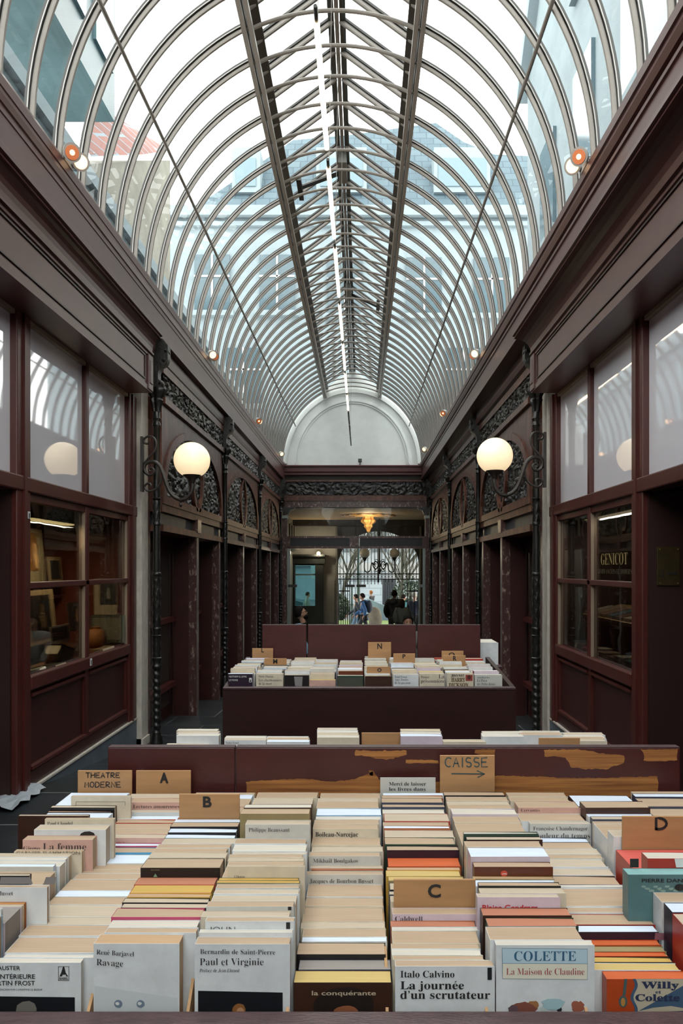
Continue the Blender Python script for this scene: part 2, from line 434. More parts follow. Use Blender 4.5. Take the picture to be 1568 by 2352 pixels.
# relief plates: real cast foliage in shallow depth
def relief_h(u, v, sx, sy):
    """scrolling foliage height field"""
    n = mnoise.noise(Vector((u * sx, v * sy, .3))); n2 = mnoise.noise(Vector((u * sx * 2.3 + 5, v * sy * 2.3, 1.7)))
    return .5 + .5 * math.sin(9 * n + 4 * n2) 
def relief(P, nu, nv, depth, sx, sy, axis, scroll=0):
    """P(u,v)->(a,b) in plane; returns MB with height along +h"""
    b = MB(); vs = []
    for i in range(nu + 1):
        for j in range(nv + 1):
            u, v = i / nu, j / nv; a, c = P(u, v)
            h = relief_h(a * sx, c * sy, 1, 1)
            if scroll:
                k = a / scroll; ph = k - math.floor(k); cx_ = ph - .5; cy_ = (v - .5) * (1 if math.floor(k) % 2 else -1)
                r = math.hypot(cx_ * 1.2, cy_); th = math.atan2(cy_, cx_)
                h = .55 * (.5 + .5 * math.cos(th + 14 * r)) * (1 if r < .5 else .3) + .45 * h
            vs.append((a, c, h * depth))
    fs = [(i * (nv + 1) + j, (i + 1) * (nv + 1) + j, (i + 1) * (nv + 1) + j + 1, i * (nv + 1) + j + 1) for i in range(nu) for j in range(nv)]
    b.add(vs, fs); return b
fr = thing('frieze_panel', 'black cast scrollwork frieze above the glazed far portal', 'frieze', (-.14, YE, 1.94))
r = relief(lambda u, v: (-2.0 + 3.72 * u, 1.96 + .36 * v), 200, 20, .04, 7, 7, 'y', scroll=.42)
r.xf(lambda a, c, h: (a, YE - .0 - h, c)).build('relief', M_relief, fr, smooth=True)
b_ = MB().box(-2.05, 1.75, YE - .05, YE + .02, 2.32, 2.36).box(-2.05, 1.75, YE - .05, YE + .02, 1.92, 1.95)
b_.build('border', M_marble2, fr)
pt = thing('portal', 'marble and glass portal closing the far end of the arcade', 'portal', (-.14, YE, floor_z(YE)))
zf = floor_z(YE)
MB().box(-2.06, 1.76, YE - .08, YE + .1, 1.80, 1.92).build('architrave', M_marble2, pt)
MB().box(-2.06, 1.76, YE - .05, YE + .1, 1.63, 1.80).build('architrave', M_marble, pt)
for x0, x1 in ((-2.13, -1.98), (1.72, 1.88)):
    MB().box(x0, x1, YE - .1, YE + .12, zf, 1.33).build('jamb', M_marble, pt)
    MB().box(x0 - .02, x1 + .02, YE - .13, YE + .12, 1.33, 1.41).build('jamb_capital', mat('pale_grey_paint', '#8f9490', .5), pt)
    s_ = 1 if x0 < 0 else -1
    b_ = MB(); cx_ = x1 if s_ > 0 else x0
    b_.prism([(cx_ - s_ * .12, 1.63), (cx_ + s_ * .22, 1.63), (cx_ + s_ * .18, 1.58), (cx_ + s_ * .08, 1.55), (cx_ + s_ * .04, 1.45), (cx_ - s_ * .12, 1.41)], YE - .08, YE + .08)
    b_.build('bracket', M_relief, pt)
for z0, z1 in ((.80, .86), (.53, .59)):
    MB().box(-1.98, 1.72, YE - .05, YE + .08, z0, z1).build('lintel_band', M_marble, pt)
for x0, x1 in ((-1.94, -.30), (-.04, 1.66)):
    MB().box(x0, x1, YE - .02, YE + .05, .59, .80).build('lintel_panel', mat('blue_black_panel', '#14161b', .4), pt)
for x0, x1 in ((-.31, -.06), (-2.0, -1.9), (1.64, 1.74)):
    MB().box(x0, x1, YE - .06, YE + .08, .57, .82).build('lintel_block', M_marble, pt)
M_glassdoor = glass('door_glass_clear', '#f0f3f2', .22)
M_steel = mat('brushed_steel', '#8b9290', .35, metal=.7)
for x0, x1 in ((-1.98, -1.90), (1.66, 1.72)):
    MB().box(x0, x1, YE - .01, YE + .05, zf, .53).build('door_post', M_steel, pt)
for x0, x1 in ((-1.9, -.15), (-.15, 1.66)):
    d = MB().box(x0 + .01, x1 - .01, YE + .02, YE + .032, zf + .01, .52).build('glass_door', M_glassdoor, pt)
for x0, x1, m_ in ((-1.96, -1.72, M_bar), (-.44, -.17, M_bar), (-.13, .13, M_bar), (1.55, 1.74, M_steel)):
    MB().box(x0, x1, YE - .03, YE + .06, -.51, -.44).build('door_handle', m_, pt)
b_ = MB().tube([(-.155, YE + .02, zf), (-.155, YE + .02, .53)], .008, 6); b_.build('joint_strip', M_steel, pt)
for x0, x1 in ((-1.98, -.16), (-.14, 1.72)):
    MB().box(x0, x1, YE + .02, YE + .03, .86, 1.63).build('fanlight_glass', M_glassdoor, pt)

# ---------------------------------------------------------------- vestibule beyond the portal
YV = 25.0; zv = floor_z(YV)
M_cream = mat('cream_plaster', '#a98f6c', .7, .08, 4)
M_dkpl = mat('dark_grey_wall_paint', '#716e64', .6, .08, 4)
MB().box(-2.6, 2.6, YE + .3, YV + .3, 1.66, 1.9).build('ceiling_vestibule', M_cream, kind='structure')
MB().box(-2.5, -2.35, YE + .3, YV, -2.8, 1.66).build('wall_vestibule_left', M_dkpl, kind='structure')
MB().box(2.2, 2.35, YE + .3, YV, -2.8, 1.66).build('wall_vestibule_right', M_dkpl, kind='structure')
# street wall with arched gateway and shop window opening
ACX, AR, ASP = .61, 1.41, .10
arcp = [(ACX + AR * math.cos(PI * i / 24), ASP + 1.19 * math.sin(PI * i / 24)) for i in range(25)]
sw = struct('wall_street')
top = [(ACX + AR, 1.66), (ACX - AR, 1.66)]
b_ = MB()
for i in range(24):
    a, c = arcp[i], arcp[i + 1]
    b_.prism([a, (a[0], 1.66), (c[0], 1.66), c], YV, YV + .25)
b_.box(ACX + AR, 2.6, YV, YV + .25, zv - .1, 1.66)
b_.build('spandrel', mat('dark_arch_paint', '#3a3733', .6), sw)
b_ = MB().box(-1.40, ACX - AR, YV, YV + .25, zv - .1, 1.66).box(-2.6, -2.30, YV, YV + .25, zv - .1, 1.66).box(-2.3, -1.40, YV, YV + .25, .10, 1.66).box(-2.3, -1.40, YV, YV + .25, zv - .1, -1.34)
b_.build('wall_panel', mat('grey_beige_wall_paint', '#97928a', .6, .06, 4), sw)
MB().box(-2.6, 2.6, YV - .35, YV, 1.46, 1.66).build('cornice_beam', mat('umber_beam', '#2c2823', .6), sw)
for x in (-.86, 2.06): MB().box(x - .03, x + .03, YV - .12, YV + .01, zv, 1.45).build('arch_post', M_dkpl, sw)
b_ = MB().box(-1.28, -.92, YV - .03, YV, -1.9, -.4); b_.build('wall_moulding', mat('grey_beige_wall_paint', '#77736a'), sw)
# shop window surround (dark)
sh = thing('shop_window', 'dark framed shop window left of the arched iron gate', 'window', (-1.85, YV - .2, zv))
M_dksur = mat('charcoal_green_paint', '#23241f', .45)
for x0, x1, z0, z1 in ((-2.48, -2.28, zv, .15), (-1.58, -1.30, zv, .15), (-2.28, -1.58, zv, -1.30)):
    MB().box(x0, x1, YV - .3, YV - .02, z0, z1).build('surround', M_dksur, sh)
MB().prism([(YV - .02, .15), (YV - .34, .15), (YV - .36, .32), (YV - .48, .40), (YV - .48, .47), (YV - .02, .47)], -2.5, -1.24, 'x').build('hood', M_dksur, sh)
MB().box(-2.3, -1.56, YV - .1, YV - .06, -.25, -.2).box(-2.3, -2.27, YV - .1, YV - .06, -1.30, .15).box(-1.59, -1.56, YV - .1, YV - .06, -1.3, .15).build('sash', mat('grey_sash', '#5f6664', .4), sh)
MB().box(-2.28, -1.58, YV - .08, YV - .075, -1.30, .14).build('pane', glass('teal_glass', '#a6c6ca', .5), sh)
# cornice with dentils on the vestibule's left side and its bulb
vc = thing('side_shop_cornice', 'long cornice with brackets above the vestibule shop at left', 'cornice', (-2.2, 22, .9))
MB().prism([(-2.35, .55), (-2.15, .62), (-2.05, .72), (-2.05, .8), (-2.35, .85)], YE + .6, YV - .4).build('cornice', M_dkpl, vc)
for i in range(6): MB().box(-2.34, -2.22, YE + 1 + i * .75, YE + 1.25 + i * .75, .9, 1.4).build('bracket', M_dkpl, vc)
M_warm = mat('warm_bulb', '#ffe9c4', .4, emit=14, ecol='#ffdfae')
bl = thing('wall_lamp', 'small bare warm bulb lit high on the vestibule wall', 'lamp', (-1.45, YV - .5, .50))
MB().ell((-1.45, YV - .5, .50), (.065, .065, .065)).build('bulb', M_warm, bl, smooth=True)
MB().tube([(-1.45, YV - .5, .44), (-1.45, YV - .5, .40), (-1.45, YV - .35, .40)], .02, 8).build('arm', M_bar, bl)
# gilded plaster rose
M_gold = mat('gilded_plaster', '#c79b5c', .45, .25, 14, bump=.3, bscale=40)
ro = thing('ceiling_rose', 'gilded plaster pendant rose on the vestibule ceiling', 'ceiling ornament', (.23, 22.5, 1.66))
def rmod(th, z): return 1 + .12 * math.sin(8 * th)
MB().lathe(.23, 22.5, [(p.x, p.z) for p in smooth_pts([(.02, 0, 1.12), (.05, 0, 1.15), (.07, 0, 1.22), (.13, 0, 1.30), (.12, 0, 1.36), (.21, 0, 1.44), (.22, 0, 1.5), (.17, 0, 1.56), (.2, 0, 1.66)], 5)], 72, rmod).build('pendant', M_gold, ro, smooth=True)
MB().lathe(.23, 22.5, [(.78, 1.61), (.82, 1.645), (.8, 1.67), (.01, 1.67), (.01, 1.63), (.5, 1.63), (.6, 1.6)], 128, lambda t, z: 1 + .05 * math.sin(16 * t)).build('wreath', M_gold, ro, smooth=True)
rl = bpy.data.lights.new('added_vestibule_fill', 'POINT'); rl.energy = 32; rl.color = (1, .78, .5); rl.shadow_soft_size = .2  # added fill lamp with no fixture, brightens the vestibule
rlo = bpy.data.objects.new('added_vestibule_fill', rl); COL.objects.link(rlo); rlo.location = (.23, 21.9, 1.35 + EYE)
rl2 = bpy.data.lights.new('bulb_light', 'POINT'); rl2.energy = 34; rl2.color = (1, .85, .64); rl2.shadow_soft_size = .07
rlo2 = bpy.data.objects.new('bulb_light', rl2); COL.objects.link(rlo2); rlo2.location = (-1.45, YV - .62, .50 + EYE)
# double-globe lantern
M_greyglobe = mat('unlit_globe', '#d2cfc6', .35)
dl = thing('double_lantern', 'black scrolled double-globe lantern hanging before the iron gate', 'lamp', (.62, 24.2, 1.45))
b_ = MB().tube([(.62, 24.2, 1.66), (.62, 24.2, -.05)], .035, 8)
b_.lathe(.62, 24.2, [(.02, -.2), (.05, -.12), (.06, -.05), (.04, 0)], 10); b_.build('stem', M_iron, dl, smooth=True)
for s_ in (-1, 1):
    P = lambda a, c: (.62 + s_ * a, 24.2, c)
    b_ = MB().tube(smooth_pts([P(.16, .10), P(.19, .14), P(.17, .20), P(.11, .22), P(.06, .16), P(.06, .05), P(.13, -.03), P(.20, .04), P(.24, .18), P(.28, .10), P(.31, -.06), P(.40, -.14), P(.48, -.10), P(.51, .02), P(.50, .27)]), .020, 8)
    b_.tube(smooth_pts([P(.10, .12), P(.12, .15), P(.15, .13), P(.15, .08), P(.11, .06)]), .013, 6)
    b_.tube(smooth_pts([P(.03, -.02), P(.08, -.10), P(.14, -.12), P(.17, -.08), P(.14, -.05), P(.12, -.08)]), .013, 6)
    b_.tube(smooth_pts([P(.03, .2), P(.08, .28), P(.14, .30), P(.16, .26), P(.13, .24)]), .012, 6)
    b_.lathe(.62 + s_ * .5, 24.2, [(.03, .24), (.06, .30), (.10, .36)], 12)
    b_.build('arm', M_iron, dl, smooth=True)
    MB().ell((.62 + s_ * .5, 24.2, .50), (.17, .17, .165), 20, 14).build('globe', M_greyglobe, dl, smooth=True)
# iron gate
gt = thing('iron_gate', 'black wrought iron arched gate grille with open leaves', 'gate', (ACX, YV + .1, zv))
yb = YV + .12
for i in range(23):
    x = ACX - AR + .06 + i * .1217
    tz = ASP + 1.19 * math.sqrt(max(0, 1 - ((x - ACX) / AR) ** 2))
    b_ = MB().tube([(x, yb, -.5), (x, yb, tz)], .013 if i != 11 else .035, 6)
    b_.lathe(x, yb, [(.002, -.58), (.018, -.53), (.008, -.5)], 6)
    b_.build('bar', M_iron, gt)
for z in (-.22, -.40): MB().box(ACX - AR, ACX + AR, yb - .02, yb + .02, z, z + .035).build('rail', M_iron, gt)
b_ = MB()
for i in range(22): b_.tube([(ACX - AR + .12 + i * .1217 + .045 * math.cos(t), yb, -.295 + .045 * math.sin(t)) for t in [k * PI / 4 for k in range(8)]], .007, 5, closed=True)
b_.build('ring_row', M_iron, gt)
for x0, x1, n in ((ACX - AR + .02, -.40, 6), (1.62, ACX + AR - .03, 4)):
    for i in range(n):
        x = x0 + (x1 - x0) * i / (n - 1); zt = -.55 + .06 * (i % 2)
        MB().tube([(x, yb + .05, zv + .05), (x, yb + .05, zt), (x, yb + .05, zt + .08)], [.016, .016, .003], 6).build('leaf_bar', M_iron, gt)
    MB().box(x0, x1, yb + .03, yb + .07, zv + .1, zv + .16).box(x0, x1, yb + .03, yb + .07, -.82, -.78).build('leaf_rail', M_iron, gt)
# ================================================================ arcade bays, columns, shopfronts
COLY = {-1: [7.45, 11.2, 15.05, 18.95], 1: [7.45, 11.15, 14.75, 18.75]}
COLX = {-1: -2.12, 1: 1.815}
FACE = {-1: FL, 1: FR}
SIDE = {-1: 'left', 1: 'right'}
def fx(s, d): return FACE[s] + s * d        # d > 0 goes into the wall, d < 0 out into the nave
def bay(s, ya, yb, label):
    t = thing('arcade_bay', label, 'arcade bay', (fx(s, 0), (ya + yb) / 2, floor_z((ya + yb) / 2)), 'arched bays along the nave')
    ym = (ya + yb) / 2; L = yb - ya; ya += .075; yb -= .075; zf = floor_z(yb) - .05
    def bx(y0, y1, z0, z1, d0, d1): return MB().box(fx(s, d0), fx(s, d1), y0, y1, z0, z1)
    bx(ya, yb, .40, .475, -.02, .3).build('lintel', M_marble2, t)
    for y0, y1 in ((ya + .08, ym - .09), (ym + .09, yb - .08)):
        bx(y0, y1, .475, .615, .04, .3).build('slate_panel', M_slate, t)
    bx(ym - .10, ym + .10, .46, .63, -.03, .3).build('keyblock', M_marble, t)
    bx(ya, yb, .615, .70, -.005, .3).build('band', M_marble2, t)
    bx(ya, yb, .70, .79, -.02, .3).build('band', M_marble2, t)
    # arch plate with round-headed opening
    a0, a1, zb, zt = ya + .10, yb - .10, .79, 1.70
    A = (a1 - a0) / 2 - .03; B = 1.62 - zb
    def pt(th, k=1.0): return (ym + A * k * math.cos(th), zb + B * (k if k > 1 else 1) * max(0, math.sin(th)) ** .8)
    b_ = MB(); n = 28
    for i in range(n):
        p, q = pt(PI * i / n), pt(PI * (i + 1) / n)
        P2, Q2 = (p[0], 1.78), (q[0], 1.78)
        b_.prism([p, P2, Q2, q], fx(s, .0), fx(s, .2), 'x')
    b_.box(fx(s, 0), fx(s, .2), ya, ym - A, .79, 1.78).box(fx(s, 0), fx(s, .2), ym + A, yb, .79, 1.78)
    b_.build('arch_plate', M_marble2, t)
    # raised archivolt
    b_ = MB()
    for i in range(n):
        p, q = pt(PI * i / n), pt(PI * (i + 1) / n)
        P2 = (ym + (A + .11) * math.cos(PI * i / n), zb + (B + .09) * math.sin(PI * i / n) ** .8 if i else zb)
        Q2 = (ym + (A + .11) * math.cos(PI * (i + 1) / n), zb + (B + .09) * max(0, math.sin(PI * (i + 1) / n)) ** .8)
        b_.prism([p, P2, Q2, q], fx(s, -.022), fx(s, .01), 'x')
    b_.build('archivolt', M_marble2, t)
    # cast foliage behind the opening
    r = relief(lambda u, v: (ym + (2 * u - 1) * A, zb + v * (B + .02)), 90, 34, .03, 13, 13, 'x')
    r.xf(lambda a, c, h: (fx(s, .035 - h), a, c)).build('foliage_panel', M_relief, t, smooth=True)
    # pointed ring of two crossing bars in the middle of the arch
    for k in (-1, 1):
        pts = [(fx(s, .01), ym + k * .30 * math.sin(PI * (i + 1.0) / 14), .74 + .87 * i / 12) for i in range(13)]
        b_ = MB(); wv = .042
        for p, q in zip(pts, pts[1:]):
            b_.prism([(p[1] - wv, p[2]), (p[1] + wv, p[2]), (q[1] + wv, q[2]), (q[1] - wv, q[2])], fx(s, -.02), fx(s, .03), 'x')
        b_.build('lens_bar', M_marble2, t)
    # mouldings and frieze above
    bx(ya, yb, 1.78, 1.85, -.04, .2).build('moulding', M_marble2, t)
    r = relief(lambda u, v: (ya + .05 + u * (L - .1), 1.86 + v * .25), 150, 14, .03, 12, 12, 'x')
    r.xf(lambda a, c, h: (fx(s, .015 - h), a, c)).build('frieze', M_relief, t, smooth=True)
    bx(ya, yb, 2.11, 2.2, -.02, .2).build('frieze_moulding', M_marble2, t)
    # marble posts with maroon piers behind, and the recessed doors
    for y in (ym, yb - .22):
        bx(y - .06, y + .06, zf, .40, -.005, .10).build('marble_post', M_marble, t)
        bx(y - .05, y + .05, zf, .40, .10, .30).build('pier', M_maroon, t)
    for y0, y1 in ((ya + .02, ym - .05), (ym + .05, yb - .27)):
        bx(y0, y1, zf, .40, .34, .40).build('door_back', M_maroon, t)
        w0, w1 = y0 + .12, y1 - .12
        bx(w0, w1, zf + .3, .2, .325, .335).build('door_glass', mat('dark_door_glass', '#3a3733', .10), t)
        for z in (-.62, -1.45):
            bx(w0 - .02, w1 + .02, z - .06, z, .24, .335).build('sill', M_maroon2, t)
        bx(w0 - .02, w1 + .02, .2, .4, .28, .335).build('door_top', M_maroon, t)
    return t
BL = {-1: ['marble bay nearest the left lamp bracket', 'second marble bay beyond the left lamp bracket', 'left marble bay beside the far glazed portal'],
      1: ['marble bay nearest the right lamp bracket', 'second marble bay beyond the right lamp bracket', 'right marble bay beside the far glazed portal']}
for s in (-1, 1):
    for i in range(3):
        bay(s, COLY[s][i] if i else 7.675, COLY[s][i + 1], BL[s][i])
    for y in COLY[s][1:]: MB().box(fx(s, .06), fx(s, .4), y - .075, y + .075, floor_z(y) - .05, 2.2).build('wall_pier', M_marble, kind='structure')
    # slim return between last column and the end wall
    MB().box(fx(s, 0), fx(s, .4), COLY[s][3] + .08, YE - .14, floor_z(YE) - .05, 2.2).build('wall_return', M_marble, kind='structure')

# ---- cast-iron columns
def column():
    t = thing('cast_iron_column', 'x', 'column', (0, 0, 0), 'cast iron columns along the nave')
    ABS[t.name] = (0, 0, 0); zb = 0.0
    P = lambda v: v + 1.85 - EYE      # heights above column foot; foot at -1.85
    foot = -EYE
    def L_(prof, name, mod=None, seg=24):
        MB().lathe(0, 0, [(r_, z_ + 1.85 - EYE) for r_, z_ in prof], seg, mod).build(name, M_iron, t, smooth=True)
    L_([(.075, -2.6), (.075, -1.86), (.072, -1.84), (.066, -1.82), (.068, -1.80), (.058, -1.78), (.060, -1.76), (.048, -1.72), (.046, -1.70)], 'base')
    tw = [(.041, -1.70 + i * (.66 / 66)) for i in range(67)]
    L_(tw, 'twisted_shaft', lambda th, z: 1 + .16 * math.sin(th + (z - 0) * 2 * PI / .076), 20)
    L_([(.046, -1.04), (.052, -1.03), (.052, -1.01), (.044, -1.0), (.044, -.96), (.050, -.95), (.050, -.93), (.040, -.92)], 'collar')
    L_([(.040, -.92 + i * .02) for i in range(11)], 'ornament_band', lambda th, z: 1 + .10 * math.sin(5 * th + 30 * z) * math.sin(90 * z))
    L_([(.040, -.72), (.047, -.71), (.047, -.695), (.041, -.69), (.041, -.65), (.047, -.64), (.047, -.62), (.040, -.61)], 'collar')
    L_([(.040, -.61 + i * .018) for i in range(30)], 'ornament_band', lambda th, z: 1 + .12 * math.sin(4 * th + 25 * z) * math.sin(70 * z))
    L_([(.040, -.08), (.046, -.07), (.044, -.05), (.035, -.04), (.034, .2), (.034, .44), (.043, .45), (.043, .47), (.038, .48)], 'shaft')
    L_([(.038, .48 + i * .02) for i in range(12)], 'ornament_band', lambda th, z: 1 + .12 * math.sin(5 * th + 30 * z) * math.sin(90 * z))
    L_([(.036, .70), (.044, .71), (.044, .725), (.036, .73), (.033, 1.0), (.032, 1.46), (.044, 1.48), (.040, 1.50), (.033, 1.52), (.046, 1.55), (.036, 1.57), (.036, 1.62)], 'upper_shaft')
    L_([(.036, 1.62), (.04, 1.66), (.05, 1.70), (.062, 1.74), (.05, 1.76), (.07, 1.80), (.085, 1.83), (.085, 1.86)], 'capital', lambda th, z: 1 + .14 * math.sin(8 * th))
    return t
def corbel(t, s):
    """scrolled console above the capital"""
    b_ = MB(); x0 = s * .08
    prof = [(x0, 1.86), (-s * .05, 1.86), (-s * .07, 1.9), (-s * .03, 1.95), (-s * .03, 2.02), (-s * .06, 2.08), (-s * .10, 2.1), (-s * .13, 2.16), (-s * .13, 2.3), (-s * .08, 2.36), (x0, 2.36)]
    b_.prism([(p[0], p[1] + 1.85 - EYE) for p in prof], -.055, .055)
    for z, d in ((1.91, .05), (2.14, .09), (2.24, .11)): b_.ell((-s * d, 0, z + 1.85 - EYE), (.03, .075, .035), 10, 8)
    b_.build('console', M_relief, t, smooth=True)
c0 = column()
order = ['beside the %s lamp bracket', 'one bay beyond the %s lamp', 'two bays beyond the %s lamp', 'at the %s end of the far portal']
first = True; protoc = {}
base_parts = list(c0.children)
for s in (-1, 1):
    for i, y in enumerate(COLY[s]):
        if first: t = c0; first = False
        else:
            t = bpy.data.objects.new('cast_iron_column', None); COL.objects.link(t)
            for ch in base_parts:
                c = ch.copy(); COL.objects.link(c); c.parent = t
            for k in ('category', 'kind', 'group'): t[k] = c0[k]
        t['label'] = 'black cast iron column with twisted foot ' + order[i] % SIDE[s]
        ABS[t.name] = (0, 0, 0); corbel(t, s)
        # the foot of the lathe stands at z=0 of the empty
        t.location = (COLX[s], y, EYE - 1.85)
# ---- stone pilasters beside the shopfronts
for s, xw in ((-1, -2.27), (1, 1.93)):
    t = thing('stone_pilaster', 'plain grey stone pilaster between %s shopfront and first column' % SIDE[s], 'pilaster', (xw, 7.53, floor_z(7.5)))
    MB().box(xw, xw + s * .4, 7.435, 7.66, floor_z(7.5) - .1, 2.2).build('shaft', M_stone, t, bevel=.006)
    MB().box(xw - s * .015, xw + s * .4, 7.435, 7.67, floor_z(7.5) - .1, floor_z(7.5) + .08).build('foot', M_stone, t)
    MB().box(xw + s * .005, xw + s * .06, 7.665, 7.755, floor_z(7.5) - .1, 1.6).build('marble_edge', M_marble, t)

# ---- globe lamps on brackets
M_globe = mat('lit_opal_globe', '#fff0d2', .25, emit=.80, ecol='#ffe2b4')
def lamp(s, plate_px, Y, label):
    sc = Y / FPX; X0 = (plate_px - VX) * sc; OZ = (VY - 960) * sc
    k = 1.0 if s < 0 else 1.0
    def Q(zx, zy):       # left-lamp zoom pixels -> metres, mirrored for the right lamp
        return (X0 - s * (zx - 50) / 7.84 * sc, Y, (VY - (960 + zy / 7.84) + (0 if s < 0 else 10)) * sc)
    t = thing('wall_lamp', label, 'lamp', (X0, Y, Q(50, 800)[2]), 'globe lamps on scrolled brackets')
    MB().box(X0 - .012, X0 + .012, Y - .03, Y + .03, Q(0, 1330)[2], Q(0, 340)[2]).build('back_plate', M_lampiron, t)
    def sm(pts, n=4):
        P = [Vector(Q(*p)) for p in pts]; out = []
        for i in range(len(P) - 1):
            p0, p1, p2, p3 = P[max(i - 1, 0)], P[i], P[i + 1], P[min(i + 2, len(P) - 1)]
            for j in range(n):
                u = j / n
                out.append(.5 * ((2 * p1) + (p2 - p0) * u + (2 * p0 - 5 * p1 + 4 * p2 - p3) * u * u + (-p0 + 3 * p1 - 3 * p2 + p3) * u ** 3))
        out.append(P[-1]); return out
    main = sm([(200, 965), (175, 935), (215, 900), (262, 940), (240, 1005), (170, 1025), (108, 980), (85, 900), (120, 820), (200, 785), (290, 800), (365, 865), (410, 960), (450, 1080), (500, 1230), (560, 1350), (640, 1430), (740, 1470), (840, 1450), (920, 1370), (955, 1270), (960, 1130)])
    MB().tube(main, [.010 + .010 * min(1, i / 40) for i in range(len(main))], 10).build('arm', M_lampiron, t, smooth=True)
    top = sm([(165, 450), (135, 465), (95, 450), (80, 410), (105, 360), (165, 330), (240, 345), (293, 410), (300, 510), (250, 620), (150, 740), (60, 860)])
    MB().tube(top, .011, 8).build('upper_scroll', M_lampiron, t, smooth=True)
    low = sm([(405, 1060), (375, 1180), (310, 1265), (220, 1315), (150, 1315), (98, 1262), (108, 1205), (160, 1175), (205, 1200), (205, 1245)])
    MB().tube(low, .011, 8).build('lower_scroll', M_lampiron, t, smooth=True)
    cx_, _, cz = Q(945, 760); R = 322 / 7.84 * sc
    def zz(v): return Q(0, v)[2]
    u = sc / 7.84
    MB().lathe(cx_, Y, [(45 * u, zz(1180)), (60 * u, zz(1140)), (70 * u, zz(1110)), (125 * u, zz(1065)), (165 * u, zz(1030)), (168 * u, zz(1015)), (150 * u, zz(1010))], 24).build('cup', M_lampiron, t, smooth=True)
    prof = []
    for i in range(25):
        ph = math.radians(-57 + 147 * i / 24); prof.append((max(.001, R * math.cos(ph)), cz + R * math.sin(ph)))
    MB().lathe(cx_, Y, prof, 40).build('globe', M_globe, t, smooth=True)
    dx, _, dz = Q(745, 1490)
    MB().lathe(dx, Y, [(.002, dz - .07), (.018, dz - .045), (.008, dz - .02), (.02, dz), (.02, dz + .03)], 10).build('drop', M_lampiron, t, smooth=True)
    bpy.context.view_layer.update()
lamp(-1, 326.5, 7.30, 'lit white globe lamp on black scroll bracket, left side')
lamp(1, 1250, 7.05, 'lit white globe lamp on black scroll bracket, right side')

